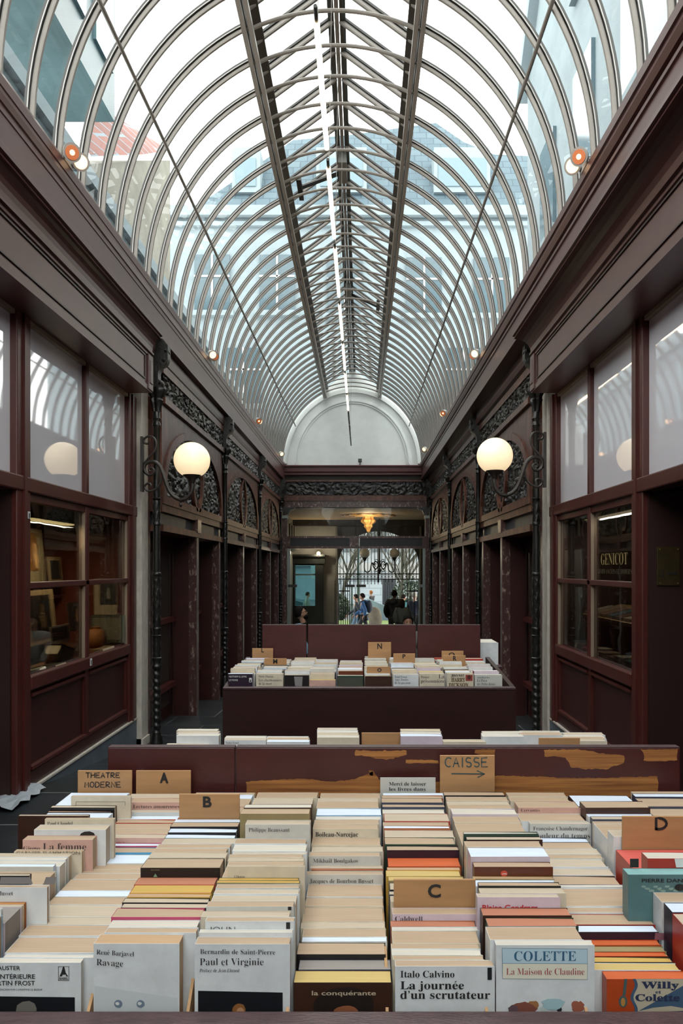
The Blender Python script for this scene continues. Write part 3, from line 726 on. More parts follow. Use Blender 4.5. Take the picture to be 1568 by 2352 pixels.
# ---- shopfronts
M_film = mat('whitened_pane', '#e2e0e8', .03, .03, 1.2, spec=1.0, bump=.02, bscale=1.6); M_film.node_tree.nodes['Principled BSDF'].inputs['IOR'].default_value = 2.1
M_beige = mat('pale_reveal_paint', '#8b7a68', .5)
def shopfront(s):
    xw = WL if s < 0 else WR; lip = SPAN_L if s < 0 else SPAN_R
    t = thing('shopfront', 'maroon panelled shopfront with six-pane display window, %s side' % SIDE[s], 'shopfront', (xw, 6.2, -1.55))
    def bx(y0, y1, z0, z1, d0, d1): return MB().box(xw + s * d0, xw + s * d1, y0, y1, z0, z1)
    Y0, YM, Y1 = (5.05, 6.13, 7.2) if s < 0 else (5.19, 6.2, 7.2)
    YE1 = 7.43
    # frame posts
    bx(Y1, YE1, -1.55, 1.76, -.02, .10).build('post', M_maroon2, t, bevel=.008)
    bx(Y1 + .07, Y1 + .10, -1.55, 1.76, -.035, .0).build('post_bead', M_maroon2, t)
    bx(Y0 - .20, Y0, -1.55, 1.76, -.02, .12).build('post', M_maroon2, t, bevel=.008)
    bx(Y0 - .12, Y0 - .08, -1.55, 1.76, -.035, .0).build('post_bead', M_maroon2, t)
    # bars
    bx(3.2, YE1, .53, .635, -.03, .10).build('transom_bar', M_maroon2, t, bevel=.01)
    bx(YM - .03, YM + .03, .635, 1.76, -.01, .06).build('mullion', M_maroon2, t, bevel=.006)
    bx(YM - .035, YM + .035, -.76, .53, -.01, .06).build('mullion', M_maroon2, t, bevel=.006)
    bx(Y0, Y1, -.145, -.10, -.01, .05).build('muntin', M_maroon2, t, bevel=.006)
    bx(Y0, Y1, .475, .53, .0, .06).build('head_rail', M_maroon2, t)
    bx(Y0, Y1, -.86, -.76, -.03, .12).build('sill_rail', M_maroon2, t, bevel=.01)
    for y0, y1 in ((Y0, YM - .03), (YM + .03, Y1), (3.2, Y0 - .2)):
        bx(y0, y1, .635, 1.74, .03, .04).build('transom_pane', M_film, t)
        bx(y0, y1, 1.72, 1.76, -.005, .05).build('reveal', M_beige, t)
    for y0, y1 in ((Y0, YM - .03), (YM + .03, Y1)):
        for z0, z1 in ((-.12, .48), (-.76, -.12)):
            bx(y0, y1, z0, z1, .025, .031).build('window_pane', M_glassshop, t)
        bx(y1 - .012, y1, -.76, .48, .0, .03).build('pane_bead', M_beige, t)
    # panels below
    bx(Y0, Y1, -1.55, -.86, .02, .10).build('panel_ground', M_maroon, t)
    for y0, y1 in ((Y0 + .04, YM - .04), (YM + .04, Y1 - .04)):
        for z in (-.90, -1.42):
            MB().prism([(xw + s * .025, z - .018), (xw - s * .012, z - .012), (xw - s * .012, z + .012), (xw + s * .025, z + .018)], y0, y1).build('panel_moulding', M_maroon2, t)
        for y in (y0, y1): bx(y - .008, y + .008, -1.42, -.90, .0, .025).build('panel_moulding', M_maroon2, t)
    bx(YM - .04, YM + .04, -1.55, -.86, .0, .03).build('stile', M_maroon2, t)
    bx(Y0, YE1, -1.55, -1.44, -.005, .05).build('base_rail', M_maroon, t)
    # blue stone plinth that grows as the floor falls away
    MB().prism([(4.8, -1.55), (YE1, -1.55), (YE1, floor_z(YE1) - .05), (4.8, -1.62)], xw - s * .02, xw + s * .1, 'x').build('plinth', M_plinth, t)
    MB().box(xw - s * .03, xw + s * .05, 4.9, YE1, -1.56, -1.545).build('plinth_edge', M_stone, t)
    # fascia with moulded crown
    fxp = xw - s * (.25 if s < 0 else .27)
    C_ = lip - s * .03
    prof = [(xw + s * .3, 1.75), (fxp, 1.75), (fxp, 1.80), (fxp + s * .012, 1.805), (fxp + s * .012, 2.09), (fxp, 2.095), (fxp, 2.12), (fxp - s * .02, 2.125), (fxp - s * .02, 2.145),
            (fxp - s * .005, 2.15)]
    for i in range(7):
        a = PI / 2 * i / 6; prof.append((fxp + (C_ - fxp) * (1 - math.cos(a)) - s * .005, 2.16 + .13 * math.sin(a)))
    prof += [(C_, 2.31), (C_ - s * .02, 2.315), (C_ - s * .02, 2.34), (xw + s * .3, 2.34)]
    MB().prism(prof, -9, 7.18).build('fascia', M_cornice, t)
    for y0, y1, m_ in ((7.04, 7.19, M_cornice),):
        MB().box(fxp - s * .012, fxp + s * .2, y0, y1, 1.76, 2.11).build('fascia_block', M_cornice, t, bevel=.006)
        MB().box(fxp - s * .02, fxp, y0 + .03, y1 - .03, 1.82, 2.05).build('fascia_block_panel', M_cornice, t, bevel=.008)
    # bead of the long sign panel
    bd = MB()
    for z in (1.845, 2.07): bd.box(fxp + s * .02, fxp + s * .002, 3.0, 6.98, z - .006, z + .006)
    bd.box(fxp + s * .02, fxp + s * .002, 6.97, 6.985, 1.845, 2.07); bd.build('sign_panel_bead', mat('maroon_dark_bead', '#2e1c1b', .4), t)
    # deep door recess on the near side
    b_ = MB().box(xw + s * .02, xw + s * 1.2, Y0 - .22, Y0 - .12, -1.6, .53)
    b_.build('recess_cheek', mat('door_recess_paint', '#2b1614', .45), t)
    MB().box(xw + s * 1.15, xw + s * 1.2, 3.0, Y0 - .2, -1.6, 1.76).build('recess_back', mat('door_recess_paint', '#2b1614'), t)
    MB().box(xw + s * .02, xw + s * 1.2, 3.0, Y0 - .2, .55, .62).build('recess_soffit', mat('door_recess_paint', '#2b1614'), t)
    MB().box(xw + s * .0, xw + s * .3, -9, 3.2, -1.6, 1.76).build('near_wall', M_maroon, t)
    # shop interior: box room
    M_int = mat('shop_back_left' if s < 0 else 'shop_back_right', '#8a3f14' if s < 0 else '#3b332c', .6, .2, 3)
    MB().box(xw + s * 1.0, xw + s * 1.04, Y0 - .1, YE1, -.9, .56).build('room_back', M_int, t)
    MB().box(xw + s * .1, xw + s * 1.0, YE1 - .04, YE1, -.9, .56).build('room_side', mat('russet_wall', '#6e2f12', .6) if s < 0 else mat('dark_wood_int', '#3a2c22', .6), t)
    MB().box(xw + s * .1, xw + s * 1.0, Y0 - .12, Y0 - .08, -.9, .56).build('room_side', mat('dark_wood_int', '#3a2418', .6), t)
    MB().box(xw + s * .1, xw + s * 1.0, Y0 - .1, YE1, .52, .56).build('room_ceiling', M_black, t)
    MB().box(xw + s * .06, xw + s * 1.0, Y0 - .1, YE1, -.80, -.762).build('display_shelf', mat('display_board', '#6b4a30', .6, .15, 5), t)
    return t
sfL = shopfront(-1); sfR = shopfront(1)
# white numbers/tags on the left posts
def sticker(x, y, z, wy, hz, label, s):
    o = thing('paper_tag', label, 'tag', (x, y, z))
    MB().box(x, x - s * .003, y, y + wy, z, z + hz).build('paper', M_white, o)
    MB().box(x - s * .003, x - s * .004, y + wy * .3, y + wy * .7, z + hz * .1, z + hz * .75).build('print', M_ink, o)
sticker(WL + .025, 4.99, .345, .035, .05, 'small white tag on left shop post under the transom', -1)
sticker(WL + .035, 6.11, -.83, .04, .06, 'small white tag on sill between the two lower left panes', -1)
# brass intercom plate in the right door recess
ip = thing('intercom_plate', 'tarnished brass intercom plate in the right doorway', 'intercom', (2.12, 4.93, -.12))
M_brass = mat('tarnished_brass', '#4d4029', .35, .15, 12, metal=.6)
ix0, iz0 = px(1510, 1345, 4.95); ix1, iz1 = px(1562, 1256, 4.95)
MB().box(ix0, ix1, 4.955, 4.972, iz0, iz1).build('plate', M_brass, ip, bevel=.002)
for a in (.1, .9):
    for c in (.06, .94):
        MB().tube([(ix0 + (ix1 - ix0) * a, 4.956, iz0 + (iz1 - iz0) * c), (ix0 + (ix1 - ix0) * a, 4.948, iz0 + (iz1 - iz0) * c)], .004, 8).build('screw', mat('brass_screw', '#b79a58', .3, metal=.8), ip)
MB().box(ix0 + .07, ix1 - .02, 4.951, 4.956, iz0 + .075, iz0 + .09).build('card_slot', M_black, ip)
for z in (.07, .10): MB().tube([(ix0 + .035, 4.956, iz0 + z), (ix0 + .035, 4.947, iz0 + z)], .007, 10).build('button', M_black, ip)
# gilt shop lettering on the right window glass
def glasstext(s_, x0, x1, yb_, cap, m, parent, style='serif'):
    """lettering on the right window plane, running towards the camera"""
    xw = WR - .003
    ya, yb2 = FPX * xw / (x0 - VX), FPX * xw / (x1 - VX)
    z = (VY - yb_) / FPX * (ya + yb2) / 2; h = cap / FPX * (ya + yb2) / 2
    vs, fs = letter_geo(s_, style); mn = min(v[0] for v in vs); mxx = max(v[0] for v in vs)
    MB().add([(xw + .024, ya + (v[0] - mn) / (mxx - mn) * (yb2 - ya), z + v[1] / .68 * h) for v in vs], fs).build('lettering', m, parent)
M_gilt = mat('gilt_lettering', '#9a8658', .4)
glasstext('GENICOT', 1373, 1433, 1297, 27, M_gilt, sfR)
glasstext('LIVRES ANCIENS ET MODERNES', 1366, 1450, 1318, 11, mat('faded_gilt', '#4f4937', .5), sfR)
# ---- roof-level small things: spotlights, LED line, window openers, sensor
M_lens = mat('orange_spot_lens', '#d98a62', .25, emit=.22, ecol='#ff7a3a')
M_lens2 = mat('bright_spot_lens', '#ffd9b0', .3, emit=2.2, ecol='#ffd0a0')
M_spot = mat('white_spot_housing', '#b9b5b0', .4)
wh = {-1: ['nearest', 'second', 'third', 'farthest'], 1: ['nearest', 'second', 'third', 'farthest']}
for s in (-1, 1):
    lip = SPAN_L if s < 0 else SPAN_R
    for i, y in enumerate([4.95, 9.6, 13.9, 17.9] if s < 0 else [5.0, 9.55, 13.2, 17.2]):
        t = thing('spotlight', 'twin round orange spotlight, %s on %s cornice' % (wh[s][i], SIDE[s]), 'spotlight', (lip, y, 2.82), 'twin spotlights along the cornices')
        MB().box(lip - s * .0, lip + s * .08, y - .05, y + .12, 2.80, 2.84).build('bracket', M_spot, t)
        for k, (dy, dz) in enumerate(((-.05, .035), (.10, .055))):
            cx_, cy_, cz = lip - s * .06, y + dy, 2.80 + dz
            ax = Vector((-s * .55, -.65, -.5)).normalized(); c = Vector((cx_, cy_, cz))
            MB().tube([c - ax * .09, c - ax * .02, c], [.035, .058, .062], 18).build('housing', M_spot, t, smooth=True)
            MB().tube([c, c + ax * .004], [.046, .046], 18).build('lens', M_lens2 if (k + i) % 2 else M_lens, t)
            MB().tube([c + ax * .004, c + ax * .008], [.018, .012], 12).build('bulb', M_lens2, t)
            MB().tube([c - ax * .04 + Vector((0, 0, -.03)), Vector((lip + s * .03, y + dy, 2.82))], .01, 6).build('arm', M_spot, t)
M_led = mat('led_tube', '#fff1d6', .4, emit=11, ecol='#ffe2b4')
seg = [(2.9, 4.05, 0), (4.27, 5.56, 1), (5.83, 7.06, 1), (7.3, 8.58, 1), (8.86, 10.2, 1), (10.42, 11.75, 1), (12.0, 13.25, 1), (13.5, 14.75, 1), (15.0, 16.2, 0), (16.4, 17.6, 0), (17.8, 19.0, 0)]
for i, (a, b_, on) in enumerate(seg):
    X, Z = -.265, 3.25
    nth = ['nearest', 'second', 'third', 'fourth', 'fifth', 'sixth', 'seventh', 'eighth', 'ninth', 'tenth', 'last'][i]
    t = thing('tube_light', '%s %s tube of the hanging light line below the ridge' % (nth, 'glowing' if on else 'unlit dark'), 'light', (X, a, Z), 'tube lights in a line below the ridge')
    MB().tube([(X, a, Z), (X, b_, Z)], .018, 10).build('tube', M_led if on else M_bar, t, smooth=True)
    MB().tube([(X, a - .12, Z), (X, a, Z)], .012, 8).build('connector', M_bar, t)
    MB().tube([(X, a + .1, Z + .018), (X + .03, a + .1, RIDGE - .02)], .003, 5).build('suspension_wire', M_rib, t)
def opener(y, side, label):
    t = thing('window_opener', label, 'window opener', (XC, y, 5.1))
    X = XC + side * .55
    MB().box(X - .03, X + .03, y, y + .5, 4.86, 4.93).build('arm', M_bar, t)
    MB().tube([(X, y + .25, 4.9), (XC + side * .06, y + .5, 5.22)], .03, 8).build('piston', M_bar, t)
    MB().box(XC - .06, XC + .05, y + .1, y + .6, 5.14, 5.28).build('motor', mat('motor_grey', '#8b8b86', .5), t)
opener(9.0, -1, 'dark roof window opener near the ridge, left slope')
opener(13.2, 1, 'dark roof window opener near the ridge, right slope')
t = thing('sensor', 'small grey sensor standing on the red end beam', 'sensor', (-.03, YE - .1, 2.76))
MB().box(-.08, .02, YE - .16, YE - .06, 2.83, 2.92).build('body', mat('sensor_grey', '#4a4a48', .5), t, bevel=.01)
MB().tube([(-.03, YE - .1, 2.75), (-.03, YE - .1, 2.84)], .012, 8).build('stem', M_bar, t)
# ================================================================ book crates
PAGE = {'t': '#a8917a', 'c': '#b1a290', 'w': '#c6d0e0', 'l': '#beb7ad', 'y': '#b8964e', 'Y': '#b9a066', 'o': '#b9572b', 's': '#ab7058', 'g': '#87807c', 'k': '#7aa3a4', 'b': '#a9773e', 'd': '#b09070', 'r': '#c4574f'}
COVR = {'w': '#cfd3d7', 'c': '#c8beac', 'k': '#1d1a1b', 'n': '#2a1d2c', 'b': '#5a2d18', 'p': '#b4496a', 'm': '#c29c92', 'l': '#c2b6c4', 'g': '#bdbdb9', 'B': '#8fa9c4', 'u': '#4c8fb0', 'o': '#a8431f', 'v': '#2b4238', 'V': '#8b7d5a', 'r': '#a33428', 'y': '#c09a45', 'd': '#3a241c', 't': '#4e6f73', 'a': '#a3674c', 'i': '#3c4356'}
COVN = {'w': 'white', 'c': 'cream', 'k': 'black', 'n': 'dark navy', 'b': 'brown', 'p': 'pink', 'm': 'dusty pink', 'l': 'lilac', 'g': 'grey', 'B': 'pale blue', 'u': 'bright blue', 'o': 'orange', 'v': 'dark green', 'V': 'olive', 'r': 'red', 'y': 'yellow', 'd': 'dark brown', 't': 'teal', 'a': 'rust', 'i': 'slate blue'}
PAGN = {'t': 'tan', 'c': 'cream', 'w': 'white', 'l': 'ivory', 'y': 'yellow', 'Y': 'pale yellow', 'o': 'orange', 's': 'salmon', 'g': 'grey', 'k': 'teal', 'b': 'brown', 'd': 'dull tan', 'r': 'red'}
def pm(k): return mat('pages_' + PAGN[k].replace(' ', '_'), PAGE[k], .75, .10, 1.0, (6, 420, 1))
def cm(k): return mat('cover_' + COVN[k].replace(' ', '_'), COVR[k], .35, .08, 30, spec=.4)
NB = [0]
def book(x0, x1, y0, y1, zt, zb, page, cov, label, group, rz=0):
    NB[0] += 1
    t = thing('paperback_book', label, 'book', ((x0 + x1) / 2, (y0 + y1) / 2, zb), group)
    a = .00045; h = .0004
    c = MB()
    # plan outline: front board, spine (left), back board, with slightly curled front edge
    c.box(x0, x1, y0, y0 + a, zb, zt).box(x0, x1, y1 - a, y1, zb, zt).box(x0, x0 + a, y0 + a, y1 - a, zb, zt)
    c.build('cover', cm(cov), t)
    # page block with softly rounded top corners at the fore-edge
    X0, X1, Y0, Y1, Z0, Z1 = x0 + a, x1 - .0012, y0 + a, y1 - a, zb + .001, zt - h
    sag = random.uniform(0, .0015); n = 4; vs = []
    prof = [(X0, Z0), (X1, Z0), (X1, Z1 - sag)] + [(X1 + (X0 - X1) * i / n, Z1 - sag * (1 - i / n) ** 2) for i in range(1, n)] + [(X0, Z1)]
    MB().prism(prof, Y0, Y1).build('page_block', pm(page), t)
    t.rotation_euler.z = rz
    return t
def card(x0, x1, y, zt, zb, name_label, group):
    t = thing('index_card', name_label, 'index card', ((x0 + x1) / 2, y, zb), group)
    MB().box(x0, x1, y, y + .004, zb, zt).build('board', M_cardwood, t, bevel=.001)
    return t

# ---------------------------------------------------------------- front crate
CX0, PITCH = -.565, .1205
ZCR = -.640                                     # crate floor (relative to the eye)
def crate(name_label, x0, x1, yf, yb, rim, nd, back=None, group='book crates', mt=None, rise=.05):
    mt = mt or M_crate
    zf = floor_z((yf + yb) / 2)
    t = thing('book_crate', name_label, 'book crate', ((x0 + x1) / 2, (yf + yb) / 2, zf), group)
    MB().box(x0, x1, yf, yf + .024, zf + .12, rim - .0125).build('front_panel', mt, t)
    MB().box(x0, x1, yf - .002, yf + .026, rim - .012, rim).build('rim', M_rim, t, bevel=.003)
    for xa in (x0, x1 - .02):
        MB().prism([(yf + .026, zf + .12), (yb, zf + .12), (yb, rim + rise), (yf + .026, rim)], xa, xa + .02, 'x').build('side_panel', mt, t)
    MB().box(x0 + .02, x1 - .02, yf + .024, yb, ZCR - .02, ZCR).build('base_board', M_crate, t)
    for xa in (x0 + .02, x1 - .08):
        for ya in (yf + .03, yb - .07):
            MB().box(xa, xa + .06, ya, ya + .06, zf, zf + .13).build('foot', M_black, t)
    for k in range(nd):
        x = CX0 + PITCH * (k + 1) - .006
        # hardboard divider with its front corner cut away
        MB().prism([(yf + .03, ZCR), (yb - .01, ZCR), (yb - .01, -.50), (yf + .09, -.50), (yf + .03, -.555)], x - .0018, x + .0018, 'x').build('divider', M_cardboard, t)
    return t
crA = crate('nearest maroon book crate with hardboard dividers, front rim along bottom edge', -.62, .68, .818, 1.425, -.5195, 9, rise=-.10)
# columns, front to back: (front edge, back edge) of each page block in zoomed rows, pages, cover, key
C_ = {}
C_[1] = [(1290, 1240, 't', 'B', 0), (1155, 1130, 't', 'B', 0), (1076, 1070, 'c', 'w', 0), (1070, 1055, 'g', 'l', 0), (1052, 1035, 'c', 'c', 0), (1033, 1014, 'b', 'a', 0),
         (890, 866, 't', 'w', 'musset'), (790, 770, 'c', 'k', 'photo'), (770, 750, 't', 'c', 0), (712, 685, 'w', 'g', 0), (684, 656, 'l', 'w', 0), (655, 626, 'l', 'w', 0),
         (625, 595, 'c', 'c', 0), (584, 562, 't', 'c', 'garnier'), (482, 444, 't', 'm', 'femme'), (396, 350, 'c', 'w', 'hair'), (304, 291, 't', 'c', 'claudel'),
         (276, 263, 'c', 'd', 0), (262, 250, 'w', 'w', 0), (244, 234, 'd', 'n', 0), (205, 187, 'c', 'k', 0), (110, 100, 't', 'c', 'frame'), (99, 78, 'w', 'w', 0)]
C_[2] = [(1535, 1492, 'l', 'w', 'auster'), (1490, 1462, 'l', 'w', 0), (1450, 1312, 't', 'w', 0), (1304, 1208, 't', 'w', 0), (1206, 1143, 'c', 'c', 0), (1138, 1036, 'c', 'w', 0), (1034, 972, 't', 'c', 0),
         (966, 914, 'w', 'w', 0), (912, 820, 't', 'c', 0), (816, 768, 't', 'w', 0), (766, 736, 't', 'c', 0), (734, 690, 't', 'c', 0), (682, 608, 'w', 'w', 0), (590, 546, 't', 'u', 0),
         (534, 510, 'w', 'p', 0), (466, 430, 'c', 'm', 'jorge'), (430, 390, 't', 'c', 0), (388, 342, 't', 'c', 0), (336, 306, 't', 'r', 0), (304, 276, 'w', 'w', 0), (244, 224, 'c', 'g', 0),
         (160, 122, 't', 'm', 'lectures'), (120, 86, 'c', 'c', 0), ('card', 'A')]
C_[3] = [(1372, 1286, 'd', 'w', 'ravage'), (1278, 1232, 't', 'w', 0), (1230, 1168, 'l', 'w', 0), (1144, 1066, 't', 'p', 0), (1062, 1026, 'c', 'k', 0), (1020, 980, 'c', 'k', 0), (972, 940, 'd', 'y', 0),
         (936, 866, 'y', 'r', 0), (862, 804, 's', 'a', 0), (722, 640, 't', 'k', 'bouquet'), (634, 588, 'c', 'c', 0), (586, 552, 't', 'c', 0), (550, 514, 't', 'w', 0), (512, 468, 'c', 'g', 0),
         (464, 434, 'w', 'k', 0), (418, 382, 'w', 'k', 0), (368, 330, 't', 'k', 0), (330, 306, 'w', 'w', 0), ('card', 'B'), (300, 288, 's', 'a', 0), (246, 196, 't', 'm', 0), (194, 130, 't', 'c', 0), (126, 94, 'w', 'w', 0), (92, 76, 't', 'c', 0)]
C_[4] = [(1376, 1310, 't', 'w', 'paul'), (1276, 1246, 'l', 'w', 0), (1180, 1142, 't', 'w', 'john'), (1140, 1090, 'c', 'c', 0), (1054, 1006, 't', 'g', 'tab'), (1002, 952, 'c', 'w', 0), (944, 904, 'c', 'w', 0), (896, 858, 't', 'g', 0),
         (850, 829, 'y', 'V', 0), (826, 806, 'y', 'V', 0), (710, 697, 'c', 'c', 'cream'), (695, 662, 't', 'c', 0), (658, 632, 'c', 'c', 0), (630, 604, 't', 'c', 0), (600, 584, 'c', 'w', 0), (578, 520, 'l', 'w', 0),
         (514, 468, 't', 'w', 0), (350, 310, 'c', 'g', 'beaussant'), (258, 214, 't', 'V', 0), (206, 176, 'l', 'd', 0), (172, 120, 'c', 'c', 0), (118, 74, 't', 'c', 0)]
C_[5] = [(1706, 1596, 'Y', 'd', 'conq'), (1594, 1504, 'g', 'i', 0), (1464, 1358, 't', 'k', 0), (1352, 1312, 'w', 'w', 0), (1308, 1240, 't', 'c', 0), (1238, 1184, 'c', 'c', 0), (1182, 1052, 't', 'c', 0), (1050, 976, 't', 'c', 0),
         (970, 856, 't', 'w', 0), (780, 746, 't', 'g', 'bourbon'), (738, 730, 's', 'a', 0), (724, 702, 'c', 'c', 0), (622, 582, 't', 'g', 'boulgakov'), (578, 538, 'c', 'c', 0), (528, 460, 't', 'c', 0), (388, 346, 't', 'c', 'boileau'), (344, 306, 't', 'c', 0),
         (304, 280, 'l', 'w', 0), (270, 210, 'w', 'B', 0), (206, 152, 't', 'c', 0), (150, 124, 'c', 'c', 0), (122, 80, 't', 'c', 0)]
C_[6] = [(1566, 1510, 't', 'w', 'calvino'), (1506, 1470, 't', 'c', 0), (1466, 1414, 'l', 'w', 0), (1410, 1370, 't', 'c', 0), (1366, 1260, 't', 'c', 0), (1256, 1226, 'l', 'w', 0), (1222, 1174, 's', 'a', 0), (1120, 1062, 't', 'l', 'caldwell'), ('card', 'C'),
         (1010, 960, 'c', 'c', 0), (950, 920, 'c', 'i', 0), (910, 850, 'c', 'k', 0), (832, 794, 'Y', 'V', 0), (790, 742, 'Y', 'y', 0), (738, 716, 'd', 'a', 0), (710, 636, 'o', 'o', 0), (570, 534, 't', 'n', 0), (520, 460, 't', 'v', 0), (456, 400, 'c', 'c', 0), (382, 360, 'w', 'a', 0),
         (356, 330, 't', 'c', 0), (322, 256, 'c', 'r', 0), (254, 220, 'l', 'c', 0), (200, 176, 't', 'i', 0), (162, 124, 't', 'i', 0), (120, 100, 't', 'a', 0), (98, 80, 'w', 'w', 0), ('card', 'MERCI')]
C_[7] = [(1384, 1340, 'l', 'w', 'colette'), (1336, 1224, 't', 'w', 0), (1224, 1148, 's', 'v', 0), (1130, 1064, 's', 'd', 0), (974, 940, 'c', 'l', 'cendrars'), (936, 894, 'c', 'c', 0), (876, 844, 't', 'k', 0), (842, 826, 'w', 'w', 0), (816, 794, 'd', 'V', 0),
         (714, 670, 't', 'b', 'livre'), (626, 548, 'w', 'l', 0), (540, 492, 't', 'c', 0), (480, 454, 'c', 'd', 0), (430, 412, 'l', 'v', 0), (408, 336, 't', 'c', 0), (334, 280, 't', 'c', 0), (262, 214, 'l', 'l', 0), (210, 180, 't', 'c', 0), (178, 152, 'c', 'c', 0), (146, 112, 't', 'c', 0), (100, 70, 't', 'k', 0), ('card', 'CAISSE')]
C_[8] = [(1676, 1600, 'o', 'o', 'willy'), (1598, 1532, 'Y', 'w', 0), (1528, 1480, 'y', 'k', 0), (1476, 1440, 'o', 'o', 0), (1436, 1390, 'V_', 'V', 0), (1384, 1334, 'o', 'o', 0), (1272, 1210, 'w', 'n', 'mauve'), (1206, 1112, 't', 'r', 0), (1104, 1056, 't', 'w', 0), (1050, 886, 't', 'w', 0), (884, 866, 'l', 'w', 0),
         (864, 786, 't', 'd', 0), (782, 722, 'c', 'w', 0), (712, 640, 'c', 'w', 0), (636, 606, 't', 'c', 0), (602, 556, 'c', 'w', 0), (552, 502, 't', 'c', 0), (500, 460, 'w', 'k', 0), (344, 322, 'c', 'g', 'chander'), (320, 252, 't', 'w', 0), (206, 150, 't', 'm', 'cerv'), (146, 112, 't', 'c', 0), (108, 74, 't', 'c', 0)]
C_[9] = [(1330, 1240, 'l', 'g', 0), (1236, 1112, 'c', 'r', 0), (1104, 1022, 'w', 'n', 0), (1016, 932, 't', 'w', 0), (780, 724, 'k', 't', 'pierre'), (642, 586, 'l', 'r', 'stripe'), (582, 566, 'r', 'r', 0), ('card', 'D'), (455, 400, 'c', 'w', 0), (398, 345, 't', 'w', 0), (342, 322, 't', 'c', 0), (306, 280, 'c', 'i', 0), (276, 260, 'w', 'w', 0), (206, 150, 't', 'd', 0), (146, 100, 'w', 'd', 0)]
C_[10] = [(520, 450, 'c', 'c', 0), (446, 380, 't', 'c', 0), (376, 280, 't', 'c', 0), (270, 214, 't', 'c', 0), (196, 122, 't', 'i', 0), (112, 86, 'w', 'i', 0), (82, 66, 't', 'c', 0)]
PAGE['V_'] = '#8b7c58'; PAGN['V_'] = 'dark olive'
CNAME = {1: 'leftmost front-crate column', 2: 'column of card A', 3: 'column of card B', 4: 'column left of the brown portrait cover', 5: 'column behind the brown portrait cover',
         6: 'column of card C', 7: 'column of card CAISSE', 8: 'column behind the orange illustrated cover', 9: 'column of card D', 10: 'rightmost front-crate column'}
ORD = ['front', 'second', 'third', 'fourth', 'fifth', 'sixth', 'seventh', 'eighth', 'ninth', 'tenth', 'eleventh', 'twelfth', 'thirteenth', 'fourteenth', 'fifteenth', 'sixteenth', 'seventeenth', 'eighteenth', 'nineteenth', 'twentieth', 'twenty-first', 'twenty-second', 'twenty-third', 'twenty-fourth', 'twenty-fifth', 'twenty-sixth', 'twenty-seventh']
SPECIAL = {}
CARDS = {}
YST = {1: .876, 9: .866, 10: 1.158}
PXW = {'ravage': (215, 412), 'paul': (447, 666), 'conq': (674, 900), 'calvino': (907, 1136), 'colette': (1139, 1365), 'auster': (-45, 186), 'willy': (1393, 1615), 'femme': (52, 213), 'musset': (-60, 108), 'claudel': (103, 262), 'garnier': (32, 188), 'hair': (78, 243), 'beaussant': (563, 712), 'boileau': (718, 869), 'boulgakov': (709, 874), 'bourbon': (702, 880), 'caldwell': (901, 1099), 'cendrars': (1096, 1286), 'chander': (1217, 1368), 'cerv': (1190, 1333), 'pierre': (1442, 1602), 'john': (471, 676), 'jorge': (219, 384), 'cream': (522, 700), 'frame': (163, 300), 'lectures': (298, 430)}
for c in range(1, 11):
    Yc = YST.get(c, .872); prev = None; dz = .452; xl = CX0 + PITCH * (c - 1); n = 0
    ents = C_[c]
    # first pass: depth of each entry
    res = []
    for e in ents:
        if e[0] == 'card':
            res.append(('card', e[1], Yc + .002)); Yc += .008; prev = None if e[1] not in ('B', 'C', 'D') else prev; continue
        yf, yb = 1800 + e[0] / 3.7333, 1800 + e[1] / 3.7333
        if prev is None and not res:
            dz = (yf - VY) * Yc / FPX
        elif prev is not None and prev - yf > 1.6:
            dz = min(.515, max(.368, (yf - VY) * Yc / FPX))
        else:
            dz = max(dz, .447 - .010 * (Yc - .87) / .5) if dz < .44 else dz
        Yb = FPX * dz / (yb - VY)
        Yb = max(Yb, Yc + .0045)
        res.append((Yc, Yb, dz, e)); Yc = Yb + .0004; prev = yb
    end = Yc; k = 1.0
    if end > 1.398: # squeeze very slightly so that the column fits before the back board
        y0_ = res[0][0]; k = (1.398 - y0_) / (end - y0_)
    if c not in (1, 9, 10) : pass
    y0_ = res[0][0]; mp = lambda y: y0_ + (y - y0_) * k
    print('COL', c, round(end, 3), round(k, 3))
    for r in res:
        if r[0] == 'card': CARDS[r[1]] = (c, mp(r[2])); continue
        a, b_, dz, e = r; a, b_ = mp(a), mp(b_) - .0003
        jx = random.uniform(-.0025, .0025); wd = random.choice([.113, .1145, .1155, .1165])
        x0 = xl + .0025 + jx; x1 = x0 + wd
        if e[4] in PXW: x0, x1 = [(q - VX) * a / FPX for q in PXW[e[4]]]
        zt = -dz * (1 if k > .995 else (mp(r[0]) / r[0]))
        pgn, cvn = PAGN[e[2]], COVN[e[3]]
        lab = '%s paged paperback, %s cover, %s in %s' % (pgn, cvn, ORD[n] if n == 0 else ORD[n] + ' back', CNAME[c])
        o = book(x0, x1, a, b_, zt, ZCR, e[2], e[3], lab, 'paperbacks in the front crate', random.uniform(-.008, .008) if e[4] == 0 else 0)
        if e[4]: SPECIAL[e[4]] = (o, x0, x1, a, zt)
        n += 1

